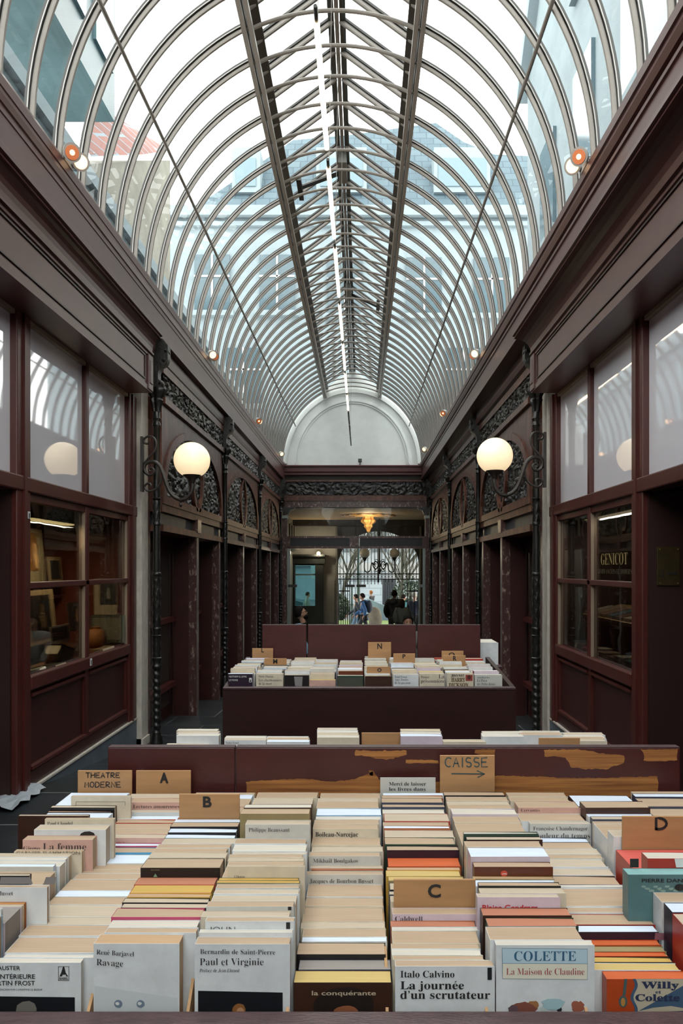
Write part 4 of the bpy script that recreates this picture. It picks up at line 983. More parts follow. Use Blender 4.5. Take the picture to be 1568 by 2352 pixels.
# ---- printed covers
def flat(o, x0, x1, z0, z1, y, m, name='printed_panel', d=.0004):
    return MB().quad((x0, y - d, z0), (x1, y - d, z0), (x1, y - d, z1), (x0, y - d, z1)).build(name, m, o)
def blob(o, pts, y, m, name='printed_picture', d=.0006):
    return MB().quad(*[(p[0], y - d, p[1]) for p in pts]).build(name, m, o)
def blobpx(o, pts, Y, m, name='printed_picture', d=.0006):
    return blob(o, [px(p[0], p[1], Y) for p in pts], Y, m, name, d)
def round_pts(cx, cy, rx, ry, n=16, j=0):
    return [(cx + rx * (1 + random.uniform(-j, j)) * math.cos(2 * PI * i / n), cy + ry * (1 + random.uniform(-j, j)) * math.sin(2 * PI * i / n)) for i in range(n)]
M_title = mat('title_grey_ink', '#332e31', .6); M_tred = mat('title_red_ink', '#9a4748', .6); M_tblue = mat('title_blue_ink', '#33607f', .6)
M_photo = mat('dark_photo_print', '#171a1f', .4)
M_skinp = mat('painted_skin_tone', '#b98a68', .5)
COVTXT = {}
def C(key): return SPECIAL[key]
# second column front: white cover with dark photo
o, x0, x1, Y, zt = C('auster'); L = lambda s, a, b, y, c, st='sans', bo=0: wpx(s, a, b, y, c, Y, o, M_title if st != 'k' else M_ink, 'sans' if st in ('sans', 'k') else st, bo)
L('PAUL AUSTER', -42, 47, 2227, 9, 'k', .01); L('LA VIE INTÉRIEURE', -52, 81, 2247, 10, 'k', .01); L('DE MARTIN FROST', -52, 81, 2262, 10, 'k', .01)
L('TRADUIT DE L’AMÉRICAIN PAR CHRISTINE LE BOEUF', -52, 98, 2274, 4, 'k')
blobpx(o, [(-60, 2287), (172, 2290), (172, 2330), (-60, 2330)], Y, M_photo)
blobpx(o, [(37, 2322), (40, 2308), (52, 2300), (68, 2298), (80, 2304), (85, 2316), (84, 2322)], Y, mat('grey_hair_print', '#6e6a64'), d=.0008)
blobpx(o, [(137, 2242), (141, 2233), (145, 2220), (148, 2220), (151, 2233), (157, 2242), (152, 2242), (152, 2238), (144, 2238), (143, 2242)], Y, M_ink, 'printed_emblem')
L('BABEL', 137, 157, 2249, 5, 'k', .02)
for a in ((134, 2219, 159, 2220), (134, 2251, 159, 2252), (134, 2219, 135, 2252), (158, 2219, 159, 2252)):
    blobpx(o, [(a[0], a[1]), (a[2], a[1]), (a[2], a[3]), (a[0], a[3])], Y, M_title, 'printed_frame')
# third: white cover with two tiny globes
o, x0, x1, Y, zt = C('ravage')
wpx('René Barjavel', 222, 308, 2191, 11, Y, o, M_title, slope=-.06); wpx('Ravage', 222, 283, 2216, 15, Y, o, M_title, slope=-.06)
blobpx(o, [(217, 2264), (408, 2292), (408, 2330), (217, 2330)], Y, mat('pale_grey_print', '#c3c9cd'), 'printed_band', .0003)
M_gp = mat('globe_print_blue', '#6f7f92')
for cx_, cy_ in ((272, 2305), (323, 2305)):
    blobpx(o, round_pts(cx_, cy_, 9.5, 9, 14, .06), Y, M_gp); blobpx(o, round_pts(cx_ - 2, cy_ - 1, 5, 4, 9, .2), Y, M_white, d=.0008)
# fourth: white cover with dark painting
o, x0, x1, Y, zt = C('paul')
wpx('Bernardin de Saint-Pierre', 460, 632, 2190, 11, Y, o, M_title, slope=-.01); wpx('Paul et Virginie', 459, 605, 2216, 16, Y, o, M_title); wpx('Préface de Jean Ehrard', 458, 550, 2232, 8, Y, o, M_title, 'italic')
blobpx(o, [(455, 2275), (649, 2279), (649, 2330), (455, 2330)], Y, M_photo)
blobpx(o, round_pts(549, 2318, 15, 14, 14, .08), Y, mat('auburn_hair_print', '#8a5a30'), d=.0008); blobpx(o, round_pts(552, 2324, 9, 11), Y, M_skinp, d=.001)
# fifth: dark brown portrait
o, x0, x1, Y, zt = C('conq')
blobpx(o, round_pts(790, 2312, 70, 46, 20, .05), Y, mat('dark_hair_print', '#1a0f0c'), d=.0004); blobpx(o, round_pts(795, 2326, 30, 17, 14, .05), Y, mat('portrait_skin_print', '#8a5236'), d=.0006)
wpx('la conquérante', 716, 863, 2285, 10, Y, o, mat('cream_print', '#b9a890'), 'sans', .012)
# sixth
o, x0, x1, Y, zt = C('calvino')
wpx('Italo Calvino', 919, 1043, 2244, 15, Y, o, M_ink, 'serif', .012); wpx('La journée', 919, 1065, 2271, 18, Y, o, M_ink, 'serif', .014); wpx('d’un scrutateur', 919, 1125, 2293, 18, Y, o, M_ink, 'serif', .014)
blobpx(o, [(1119, 2222), (1129, 2222), (1129, 2250), (1119, 2250)], Y, M_photo, 'printed_tab')
# seventh
o, x0, x1, Y, zt = C('colette')
blobpx(o, [(1152, 2177), (1349, 2179), (1349, 2250), (1153, 2248)], Y, mat('print_blue_line', '#6b8696'), 'printed_frame', .0003)
blobpx(o, [(1153, 2178), (1348, 2180), (1348, 2213), (1154, 2212)], Y, mat('print_pale_blue', '#b2cad8'), 'printed_panel', .0005)
blobpx(o, [(1154, 2213), (1348, 2214), (1348, 2249), (1154, 2247)], Y, mat('print_pale_beige', '#d8d5c6'), 'printed_panel', .0005)
wpx('COLETTE', 1180, 1322, 2206, 22, Y, o, M_tblue, 'serif', .006); wpx('La Maison de Claudine', 1162, 1341, 2238, 15, Y, o, M_tred)
for q in ((1200, 2316, 30, 14, '#7d4a3e'), (1222, 2310, 14, 12, '#9a6a42'), (1178, 2318, 12, 10, '#5e4a52'), (1270, 2305, 26, 14, '#9dbcc4'), (1326, 2311, 15, 13, '#9a5a48'), (1284, 2318, 6, 6, '#22232c'), (1248, 2318, 10, 7, '#b9c6c6')):
    blobpx(o, round_pts(q[0], q[1], q[2], q[3], 18, .18), Y, mat('print_' + q[4][1:], q[4]), d=.0005 + random.uniform(0, .0004))
# eighth: orange cover with cream panel
o, x0, x1, Y, zt = C('willy')
wav = [(1455 + 5 * math.sin((y - 2248) / 9), y) for y in range(2248, 2332, 6)]
blobpx(o, [(x - 3, y) for x, y in wav] + [(1600, 2330), (1600, 2248)], Y, mat('print_navy_blue', '#3d5670'), 'printed_border', .0003)
blobpx(o, [(x + 4, y) for x, y in wav] + [(1595, 2320), (1540, 2310), (1500, 2314), (1465, 2322)][::1] + [(1595, 2248)], Y, mat('print_cream', '#b5ab98'), 'printed_panel', .0005)
M_nav = mat('print_navy_text', '#26304e')
wpx('Willy', 1472, 1558, 2269, 15, Y, o, M_nav, 'serif', .03); wpx('et', 1504, 1517, 2281, 7, Y, o, M_nav, 'serif', .02); wpx('Colette', 1458, 1560, 2298, 15, Y, o, M_nav, 'serif', .03)
blobpx(o, round_pts(1430, 2300, 10, 14), Y, mat('print_teal_drop', '#44585a'), d=.0004); blobpx(o, round_pts(1430, 2301, 5, 10), Y, mat('print_ochre_drop', '#b08040'), d=.0007)
blobpx(o, [(1433, 2248), (1440, 2248), (1436, 2286), (1429, 2286)], Y, mat('print_teal_drop', '#44585a'), d=.0004)
def simple(key, s, a, b, y, cap, m=M_title, st='serif', bo=0):
    o, x0, x1, Y, zt = C(key); wpx(s, a, b, y, cap, Y, o, m, st, bo)
simple('musset', 'Musset', -6, 30, 2056, 10); simple('femme', 'Giono', 54, 92, 1953, 10); simple('femme', 'La femme', 99, 198, 1953, 17)
simple('garnier', 'GARNIER FLAMMARION', 38, 184, 1962, 7, mat('grey_print', '#8a7d6c'), 'sans', .02); simple('claudel', 'Paul Claudel', 109, 167, 1894, 7)
simple('lectures', 'Lectures amoureuses', 306, 412, 1856, 8, M_ink); simple('jorge', 'JORGE', 260, 288, 1938, 5, M_tred)
simple('beaussant', 'Philippe Beaussant', 571, 665, 1910, 9); simple('boileau', 'Boileau-Narcejac', 724, 822, 1921, 10, M_ink, 'serif', .012); simple('boulgakov', 'Mikhaïl Boulgakov', 719, 823, 1981, 9)
simple('bourbon', 'Jacques de Bourbon Busset', 711, 857, 2028, 10); simple('caldwell', 'Caldwell', 907, 970, 2115, 11); simple('cendrars', 'Blaise Cendrars', 1107, 1234, 2090, 12, mat('print_red', '#b01f2c'), 'sans', .02)
simple('chander', 'Françoise Chandernagor', 1224, 1349, 1907, 9); simple('chander', 'Couleur du temps', 1224, 1354, 1925, 12); simple('cerv', 'Cervantès', 1196, 1239, 1864, 7); simple('pierre', 'PIERRE DAN', 1473, 1567, 2026, 8, M_ink, 'sans', .02)
simple('john', 'JOHN', 481, 540, 2141, 13, M_title, 'sans', -.01)
o, x0, x1, Y, zt = C('john'); blobpx(o, [(657, 2118), (666, 2118), (666, 2134), (657, 2134)], Y, M_ink, 'printed_tab')
o, x0, x1, Y, zt = C('hair'); blobpx(o, [(182, 1922), (186, 1914), (194, 1910), (206, 1909), (216, 1913), (220, 1922)], Y, M_ink)
o, x0, x1, Y, zt = C('photo'); blobpx(o, [(2, 2014), (70, 2014), (76, 2030), (0, 2030)], Y, mat('grey_photo_print', '#7d7a7c')); blobpx(o, [(106, 2014), (130, 2014), (126, 2030), (100, 2030)], Y, mat('grey_photo_print', '#7d7a7c'))
o, x0, x1, Y, zt = C('bouquet'); blobpx(o, [(352, 2014), (357, 2006), (362, 2014)], Y, mat('print_green_leaf', '#6f9478')); wpx('BIBLIOTHEQUE', 347, 367, 1999, 3, Y, o, mat('grey_print', '#8a7d6c'), 'sans')
o, x0, x1, Y, zt = C('livre'); blobpx(o, round_pts(1157, 2006, 8, 7), Y, mat('print_red_orange', '#c4452c')); wpx('LIVRE', 1152, 1163, 2008, 3, Y, o, M_white, 'sans', .02)
o, x0, x1, Y, zt = C('stripe'); blobpx(o, [(1446, 1972), (1466, 1972), (1466, 1992), (1446, 1992)], Y, M_ink)
blobpx(o, [(1548, 1972), (1580, 1972), (1580, 1992), (1552, 1992)], Y, M_white)
o, x0, x1, Y, zt = C('pierre'); blobpx(o, round_pts(1560, 2038, 12, 8), Y, M_ink)
for q in range(9): blobpx(o, round_pts(1478 + q * 9, 2036 + (q % 3) * 5, 6, 3, 8, .3), Y, mat('print_sea_green', '#7f9a94'), d=.0004)
o, x0, x1, Y, zt = C('frame'); 
for a in ((174, 1841, 288, 1842), (174, 1841, 175, 1850), (287, 1841, 288, 1850)): blobpx(o, [(a[0], a[1]), (a[2], a[1]), (a[2], a[3]), (a[0], a[3])], Y, mat('grey_print', '#8a7d6c'), 'printed_frame')
o, x0, x1, Y, zt = C('mauve'); blobpx(o, [(1504, 2142), (1560, 2144), (1560, 2160), (1502, 2158)], Y, mat('print_mauve', '#8a5a68'))
o, x0, x1, Y, zt = C('cream'); wpx('L’Oeuvre', 538, 562, 2016, 6, Y, o, M_title)
o, x0, x1, Y, zt = C('tab'); blobpx(o, [(661, 2082), (669, 2082), (669, 2090), (661, 2090)], Y, M_ink, 'printed_tab')

# ---- index cards of the front crate
def pcard(nm, pxl, pxr, pyt, Y, label, zb=None):
    x0, zt = px(pxl, pyt, Y); x1, _ = px(pxr, pyt, Y)
    return card(x0, x1, Y, zt, ZCR if zb is None else zb, label, 'letter cards among the books')
yA = max(CARDS['A'][1], 1.402)
t = pcard('T', 178, 303, 1770, 1.406, 'plywood card hand lettered THEATRE MODERNE at back of front crate')
X, Z = px(198, 1786, 1.406); handline('THEATRE', X, Z, 77 * 1.406 / FPX, 11 * 1.406 / FPX, 1.4052, .0018, t, M_ink)
X, Z = px(195, 1808, 1.406); handline('MODERNE', X, Z, 82 * 1.406 / FPX, 12 * 1.406 / FPX, 1.4052, .0018, t, M_ink)
t = pcard('A', 312, 438, 1770, 1.406, 'plywood card with black letter A at back of front crate'); wpx('A', 367, 387, 1797, 21, 1.406, t, M_ink, 'sans', .05)
yB = CARDS['B'][1]; t = pcard('B', 411, 550, 1824, yB, 'plywood card with black letter B standing among the front books'); wpx('B', 466, 486, 1853, 23, yB, t, M_ink, 'sans', .03)
yC = CARDS['C'][1]; t = pcard('C', 904, 1092, 2020, yC, 'large plywood card with black letter C among front books'); wpx('C', 982, 1012, 2060, 28, yC, t, M_ink, 'sans', .03)
yD = CARDS['D'][1]; t = pcard('D', 1429, 1580, 1875, yD, 'plywood card with hand drawn letter D at right of front crate')
X, Z = px(1506, 1904, yD); handline('D', X, Z, 24 * yD / FPX, 25 * yD / FPX, yD - .0008, .0042, t, M_ink)
t = pcard('CAISSE', 1010, 1136, 1735, 1.4085, 'tall plywood card hand lettered CAISSE with an arrow')
X, Z = px(1022, 1761, 1.4085); handline('CAISSE', X, Z, 97 * 1.4085 / FPX, 21 * 1.4085 / FPX, 1.4077, .0022, t, M_inkblue)
X, Z = px(1037, 1785, 1.4085); q = 1.4085 / FPX; strokes([[(0, .55), (1, .5)], [(.78, 1), (1, .5), (.8, 0)]], X, Z, 75 * q, 15 * q, 1.4077, .0022, t, M_inkblue)
yM = 1.402; x0, zt = px(873, 1786, yM); x1, _ = px(1000, 1786, yM)
t = thing('notice_card', 'white printed card beginning Merci de laisser les livres dans', 'notice', ((x0 + x1) / 2, yM, ZCR), 'letter cards among the books')
MB().box(x0, x1, yM, yM + .0015, ZCR, zt).build('card', mat('white_card', '#b9b8b4', .6), t)
wpx('Merci de laisser', 893, 978, 1804, 8, yM, t, M_ink, 'serif', .01); wpx('les livres dans', 893, 977, 1816, 8, yM, t, M_ink, 'serif', .01)

# ---------------------------------------------------------------- back boards
def board(x0p, x1p, ytp, Y, label, zb=-.62, th=.02):
    x0, zt = px(x0p, ytp, Y); x1, _ = px(x1p, ytp, Y)
    t = thing('back_board', label, 'board', ((x0 + x1) / 2, Y, zb), 'maroon boards behind the crates')
    MB().box(x0, x1, Y, Y + th, zb, zt).build('board', M_crate, t, bevel=.002)
    MB().box(x0 + .001, x1 - .001, Y, Y + th, zt, zt + .001).build('top_edge', M_rim, t)
    return t
YB = 1.428
bA = board(247, 539, 1717, YB, 'plain maroon board behind cards THEATRE MODERNE and A')
bB = board(541, 1562, 1717, YB, 'long maroon board with peeling paint behind the front books')
def jag(pts, j=2.6, n=5):
    out = []
    for i, p in enumerate(pts):
        q = pts[(i + 1) % len(pts)]
        d = math.hypot(q[0] - p[0], q[1] - p[1]); m_ = max(1, int(d / 6))
        for k in range(m_):
            u = k / m_; out.append((p[0] + (q[0] - p[0]) * u + random.uniform(-j, j), p[1] + (q[1] - p[1]) * u + random.uniform(-j * .8, j * .8)))
    return out
def patch(pts, j=2.2):
    me = [px(p[0], p[1], YB) for p in jag(pts, j)]
    b_ = MB(); n = len(me)
    o = b_.quad(*[(p[0], YB - .0006, p[1]) for p in me]).build('bare_wood_patch', M_barewood, bB); return o
patch([(566, 1796), (590, 1793), (660, 1790), (705, 1788), (760, 1796), (820, 1788), (858, 1771), (870, 1790), (960, 1800), (1136, 1781), (1220, 1783), (1300, 1787), (1400, 1786), (1510, 1783), (1510, 1830), (566, 1830)], 1.6)
patch([(816, 1723), (870, 1724), (933, 1723), (932, 1733), (895, 1744), (862, 1744), (850, 1737), (816, 1735)])
patch([(931, 1744), (1005, 1746), (1008, 1753), (931, 1753)], 1)
patch([(1091, 1722), (1136, 1720), (1136, 1735), (1100, 1733), (1090, 1730)], 1.5)
patch([(1250, 1722), (1330, 1721), (1390, 1732), (1434, 1735), (1432, 1752), (1390, 1766), (1340, 1767), (1310, 1762), (1298, 1740), (1250, 1736)])
patch([(1470, 1721), (1556, 1720), (1554, 1746), (1510, 1749), (1478, 1747), (1480, 1735)], 1.5)
patch([(846, 1770), (857, 1769), (856, 1782), (848, 1780)], 1)

# ---------------------------------------------------------------- crate behind the first board: only its tops show
crA2 = crate('maroon book crate just behind the peeling board', -.62, .68, 1.452, 2.10, -.52, 0, rise=0)
rows2 = [(380, 490, 1712, 'c', 'w', 1), (405, 500, 1690, 'l', 'w', 3), (515, 598, 1700, 'c', 'w', 2), (612, 706, 1704, 'w', 'w', 3), (728, 818, 1694, 'l', 'c', 4), (920, 1012, 1691, 'w', 'l', 3), (1018, 1104, 1704, 'c', 'c', 2), (1108, 1190, 1692, 'l', 'w', 3), (1196, 1290, 1688, 't', 'w', 3), (1296, 1385, 1702, 'c', 'c', 4)]
for i, (a, b_, yp, p_, c_, n) in enumerate(rows2):
    Y = 1.80 + .02 * (i % 3)
    for k in range(n):
        x0, zt = px(a, yp - 1.5 * k, Y); x1 = x0 + .107
        th = random.uniform(.018, .03)
        zt = -.425 + .004 * k + random.uniform(-.008, .012)
        zt = (VY - yp) * Y / FPX if k == 0 else zt0 - random.uniform(0, .006)
        if k == 0: zt0 = zt
        pg = random.choice('tclc') if k else p_
        lab = '%s paged paperback, %s in clump %s from left behind the peeling board' % (PAGN[pg], ORD[k], ORD[i] if i else 'first')
        o = book(x0, x1, Y, Y + th, zt, ZCR, pg, c_ if k == 0 else random.choice('wccg'), lab, 'paperbacks behind the peeling board', random.uniform(-.01, .01))
        if i == 2 and k == 0: wpx('Yachar Kemal', 518, 548, 1708, 5, Y, o, M_title)
        Y += th + .001
for a, b_, yt, Y in ((830, 920, 1683, 1.9), (1237, 1332, 1695, 1.80)):
    pcard('x', a, b_, yt, Y, 'blank plywood card behind the peeling board, %s one' % ('middle' if a < 1000 else 'right'))

# ---------------------------------------------------------------- far crate with cards L to R
crB = crate('dark far book crate with cards L to R across the nave', -.578, .646, 3.0, 3.62, -.497, 0, mt=mat('crate_worn_black_maroon', '#2a1413', .35, .15, 6, (1, 1, 4)))
b_ = MB()
crB_wear = [(660, 1650, 700, 1700), (830, 1640, 870, 1690), (1010, 1625, 1100, 1700)]
frontB = [(523, 580, 1548, 'w', 'n', 'lewis'), (588, 650, 1548, 'c', 'c', 'charb'), (653, 709, 1551, 'c', 'k', 'dark1'), (710, 770, 1562, 'Y', 'm', 'blank'), (775, 834, 1552, 'l', 'v', 'tree'), (838, 899, 1553, 'c', 'd', 'darkred'), (903, 961, 1549, 'c', 'w', 'fruits'), (963, 1021, 1548, 'c', 'c', 'prison'), (1026, 1087, 1547, 'c', 'c', 'jean'), (1090, 1153, 1550, 'l', 'g', 'dieu')]
tops = [1512, 1510, 1510, 1512, 1512, 1512, 1512, 1511, 1512, 1508]
FLAB = ['dark navy cover', 'cream cover titled Les charbonniers de la mort', 'black and grey picture cover', 'dusty pink cover', 'dark tree picture cover', 'dark red picture cover', 'white cover titled Aux fruits de la passion', 'cream cover titled La prisonnière', 'cream cover with red corner picture', 'grey cover titled Le Dieu des Petits Riens']
BCOL = ['far-left dark navy book', 'charbonniers book', 'black picture book', 'dusty pink book', 'dark tree book', 'dark red book', 'Aux fruits book', 'prisonnière book', 'red-cornered cream book', 'Petits Riens book']
SPB = {}; pend = []
for i, (a, b_, yp, p_, c_, key) in enumerate(frontB):
    Y = 3.062; x0, zt = px(a, yp, Y); x1, _ = px(b_, yp, Y); w_ = x1 - x0
    th = .024
    o = book(x0, x1, Y, Y + th, zt, ZCR, p_, c_, 'front paperback of far crate with %s' % FLAB[i], 'paperbacks in the far crate')
    SPB[key] = (o, x0, x1, Y, zt); Y += th + .001; k = 1
    while Y < 3.57:
        th = random.choice([.016, .02, .024, .03, .036]); z2 = -.452 + random.uniform(-.012, .014)
        pg = random.choices('tclwYs', [6, 7, 4, 3, .6, .3])[0]; cv = random.choices('wcglkrbni', [6, 6, 3, 2, 1.2, .5, .6, .5, .5])[0]
        xj = x0 + random.uniform(-.003, .003)
        pend.append((k, i, (xj, xj + .106, Y, Y + th, z2, ZCR, pg, cv), '%s paged paperback, %s behind the %s in far crate' % (PAGN[pg], ORD[k], BCOL[i])))
        Y += th + .001; k += 1
pend.sort(key=lambda q: q[2][2])
room = max(0, 300 - NB[0]); stv = MB(); stp = {}
for q in pend[:room]:
    book(*q[2], q[3], 'paperbacks in the far crate', random.uniform(-.01, .01))
rest = pend[room:]
print('BOOKS', NB[0], 'rest', len(rest))
if rest:
    t = thing('paperback_books', 'mass of small paperbacks filling the back of the far crate', 'books', (0, 3.4, ZCR), None, 'stuff')
    pg_ = {}; cv_ = {}
    for _, _, (x0, x1, y0, y1, zt, zb, p_, c_), _ in rest:
        pg_.setdefault(p_, MB()).box(x0 + .0008, x1 - .001, y0 + .0008, y1 - .0008, zb, zt - .0015)
        cv_.setdefault(c_, MB()).box(x0, x1, y0, y0 + .0008, zb, zt).box(x0, x1, y1 - .0008, y1, zb, zt).box(x0, x0 + .0008, y0, y1, zb, zt)
    for k, m_ in pg_.items(): m_.build('page_blocks', pm(k), t, kind='stuff')
    for k, m_ in cv_.items(): m_.build('covers', cm(k), t, kind='stuff')
def sb(key, s, a, b, y, cap, m=M_title, st='serif', bo=0):
    o, x0, x1, Y, zt = SPB[key]; wpx(s, a, b, y, cap, Y, o, m, st, bo)
sb('lewis', 'MATTHEW G. LEWIS', 526, 566, 1556, 4, M_white, 'sans'); sb('lewis', 'LE MOINE', 526, 546, 1564, 4, M_white, 'sans')
o, x0, x1, Y, zt = SPB['lewis']; blobpx(o, [(572, 1557), (578, 1557), (578, 1567), (572, 1567)], Y, M_white, 'printed_emblem'); blobpx(o, [(573, 1566), (575, 1559), (577, 1566)], Y, M_ink, 'printed_emblem', .0009)
sb('charb', 'Pierre Magnan', 594, 627, 1556, 5); sb('charb', 'Les charbonniers', 594, 647, 1565, 6, M_ink); sb('charb', 'de la mort', 594, 624, 1573, 6, M_ink)
sb('fruits', 'Daniel Pennac', 906, 935, 1557, 5); sb('fruits', 'Aux fruits', 906, 937, 1564, 6); sb('fruits', 'de la passion', 906, 942, 1571, 6)
sb('prison', 'Proust', 966, 985, 1558, 6, M_ink); sb('prison', 'La', 1007, 1020, 1558, 9, M_ink); sb('prison', 'prisonnière', 966, 1020, 1568, 8, M_ink)
sb('jean', 'JEAN RAY', 1036, 1066, 1554, 5, M_ink, 'sans', .02); sb('jean', 'HARRY', 1036, 1068, 1566, 9, mat('print_brown', '#5a4423'), 'serif', .03); sb('jean', 'DICKSON', 1030, 1075, 1577, 8, mat('print_brown', '#5a4423'), 'serif', .03)
o, x0, x1, Y, zt = SPB['jean']; blobpx(o, [(1069, 1550), (1085, 1550), (1085, 1564), (1069, 1564)], Y, mat('print_dull_red', '#8c3a30')); blobpx(o, round_pts(1077, 1556, 4, 5), Y, mat('print_dark_red', '#4a2420'), d=.0009)
sb('dieu', 'Arundhati Roy', 1095, 1125, 1558, 4); sb('dieu', 'Le Dieu', 1095, 1118, 1566, 6); sb('dieu', 'des Petits Riens', 1095, 1136, 1574, 6)
o, x0, x1, Y, zt = SPB['dark1']; blobpx(o, [(675, 1554), (695, 1554), (693, 1580), (678, 1580)], Y, mat('grey_photo_print', '#7d7a7c'))
o, x0, x1, Y, zt = SPB['tree']; blobpx(o, [(776, 1556), (832, 1556), (832, 1580), (776, 1580)], Y, mat('print_dull_olive', '#3d4036'), d=.0003)
# far cards
for s_, a, b_, yt, Y, lx, lyb, lc in (('L', 579, 627, 1489, 3.60, (600, 606), 1498, 9), ('M', 607, 658, 1512, 3.40, (627, 637), 1524, 10), ('N', 845, 898, 1475, 3.55, (866, 877), 1490, 12), ('O', 842, 897, 1531, 3.10, (866, 876), 1543, 8), ('P', 903, 953, 1501, 3.45, (924, 931), 1512, 9), ('Q', 1014, 1064, 1495, 3.50, (1030, 1044), 1508, 9), ('R', 1017, 1069, 1505, 3.40, (1040, 1048), 1517, 10)):
    t = pcard(s_, a, b_, yt, Y, 'plywood card with black letter %s in the far crate' % s_)
    wpx(s_, lx[0], lx[1], lyb, lc, Y, t, M_ink, 'sans', .03)
for a, b_, lab in ((602, 703, 'dark maroon board behind card L of the far crate'), (707, 955, 'wide dark maroon board behind card N of the far crate'), (959, 1103, 'dark maroon board behind cards Q and R of far crate')):
    board(a, b_, 1435, 3.63, lab, -.62)
o = book(.603, .71, 3.72, 3.90, -.385, ZCR, 'l', 'w', 'stack of white paper pages poking out right of the far board', 'paperbacks in the far crate')
crB2 = crate('book crate hidden behind the far maroon boards', -.578, .72, 3.67, 4.3, -.50, 0, rise=0)
# crumpled white paper lying on the floor at left edge
b_ = MB(); n = 10; random.seed(3)
P = [[None] * (n + 1) for _ in range(n + 1)]
vs = []
for i in range(n + 1):
    for j in range(n + 1):
        x, y = -2.62 + .32 * i / n, 4.55 + .5 * j / n
        vs.append((x + random.uniform(-.012, .012), y + random.uniform(-.012, .012), -1.55 + .004 + .05 * abs(mnoise.noise(Vector((x * 9, y * 7, 2)))) + random.uniform(0, .012)))
b_.add(vs, [(i * (n + 1) + j, (i + 1) * (n + 1) + j, (i + 1) * (n + 1) + j + 1, i * (n + 1) + j + 1) for i in range(n) for j in range(n)])
b_.xf(lambda x, y, z: (x + .10, y, z))
tag(b_.build('crumpled_paper', mat('crumpled_white_paper', '#9da4ac', .7)), 'crumpled white paper on the dark floor beside the left doorway', 'paper')
# ================================================================ things in the shop windows
def wpt(s, d, pxx, py):
    """point behind the shop window at depth d seen at a photo pixel"""
    X = (WL if s < 0 else WR) + s * d
    Y = X * FPX / (pxx - VX); return X, Y, (VY - py) / FPX * Y
def frame_print(s, d, x0, x1, y0, y1, img, mount, label, cat='framed print', name='framed_print', emb=None, inner=(.17, .83, .16, .86), facing=None):
    """x0..x1, y0..y1: extent of the mounted sheet; it stands parallel to the window"""
    X, Ya, za0 = wpt(s, d, x0, y1); _, Yb, _ = wpt(s, d, x1, y1)
    Ym = (Ya + Yb) / 2; z0, z1 = (VY - y1) / FPX * Ym, (VY - y0) / FPX * Ym
    if facing:                                     # the sheet faces along the arcade at depth Y = facing
        a_, b2_ = (x0 - VX) * facing / FPX, (x1 - VX) * facing / FPX; z0, z1 = (VY - y1) / FPX * facing, (VY - y0) / FPX * facing
        t = thing(name, label, cat, ((a_ + b2_) / 2, facing, z0))
        def r(u0, u1, v0, v1, dy, m, nm): MB().box(a_ + (b2_ - a_) * u0, a_ + (b2_ - a_) * u1, facing - dy, facing - dy + .004, z0 + (z1 - z0) * v0, z0 + (z1 - z0) * v1).build(nm, m, t)
        r(0, 1, 0, 1, 0, mount, 'mount'); r(inner[0], inner[1], inner[2], inner[3], .005, img, 'picture')
        if emb: MB().add([(a_ + (b2_ - a_) * (.5 + p[0]), facing - .0065, z0 + (z1 - z0) * p[1]) for p in emb[1]], [tuple(range(len(emb[1])))]).build('figure', emb[0], t)
        return t
    t = thing(name, label, cat, (X, Ym, z0))
    lean = .10
    def q(u0, u1, v0, v1, dx, m, nm):
        b_ = MB().box(X - s * dx, X - s * dx + s * .004, Ya + (Yb - Ya) * u0, Ya + (Yb - Ya) * u1, z0 + (z1 - z0) * v0, z0 + (z1 - z0) * v1)
        b_.xf(lambda x, y, z: (x + s * (z - z0) * lean, y, z)); return b_.build(nm, m, t)
    q(0, 1, 0, 1, 0, mount, 'mount'); q(inner[0], inner[1], inner[2], inner[3], .005, img, 'picture')
    if emb:
        MB().add([(X - s * .0108 + s * p[1] * (z1 - z0) * lean, Ya + (Yb - Ya) * (.5 + p[0]), z0 + (z1 - z0) * p[1]) for p in emb[1]], [tuple(range(len(emb[1])))]).build('figure', emb[0], t)
    return t
M_mount = mat('buff_mount_card', '#b59c74', .7); M_mount2 = mat('ivory_mount_card', '#b5a88c', .7); M_dpic = mat('dark_engraving', '#2a221e', .5); M_sep = mat('sepia_figure', '#c49a62', .6)
fig = [(-.08, .3), (.1, .28), (.12, .45), (.05, .6), (.06, .72), (-.02, .74), (-.05, .6), (-.12, .5)]
ZSH = -.762
frame_print(-1, .60, 66, 108, 1214, 1342, mat('amber_engraving', '#7a5220', .5), mat('olive_mount', '#8a7c5e', .7), 'lit amber print of a pale figure, top left pane', emb=(M_sep, fig), inner=(.06, .66, .25, .92))
frame_print(-1, .62, 114, 146, 1279, 1339, mat('grey_engraving', '#3b3834', .5), M_mount, 'small grey engraving on buff mount hanging in upper left pane')
frame_print(-1, .36, 70, 133, 1355, 1476, M_dpic, M_mount, 'large dark portrait print on tan mount, lower left pane', emb=(mat('dull_sepia', '#6e5438'), fig), inner=(.1, .82, .12, .9))
frame_print(-1, .36, 160, 195, 1382, 1448, M_dpic, mat('brown_mount', '#59402c'), 'narrow dark print with pale standing figure near the middle mullion', emb=(M_sep, [(p[0] * .8, p[1] * 1.05) for p in fig]), inner=(.06, .94, .04, .96))
frame_print(-1, .13, 217, 284, 1329, 1412, mat('bearded_portrait_print', '#35332e', .5), M_mount2, 'ivory mounted portrait print standing in lower right pane', emb=(mat('grey_beard_print', '#8a8478'), [(-.06, .45), (.06, .45), (.05, .62), (.02, .74), (-.04, .74), (-.07, .6)]), inner=(.2, .78, .28, .86), facing=7.3)
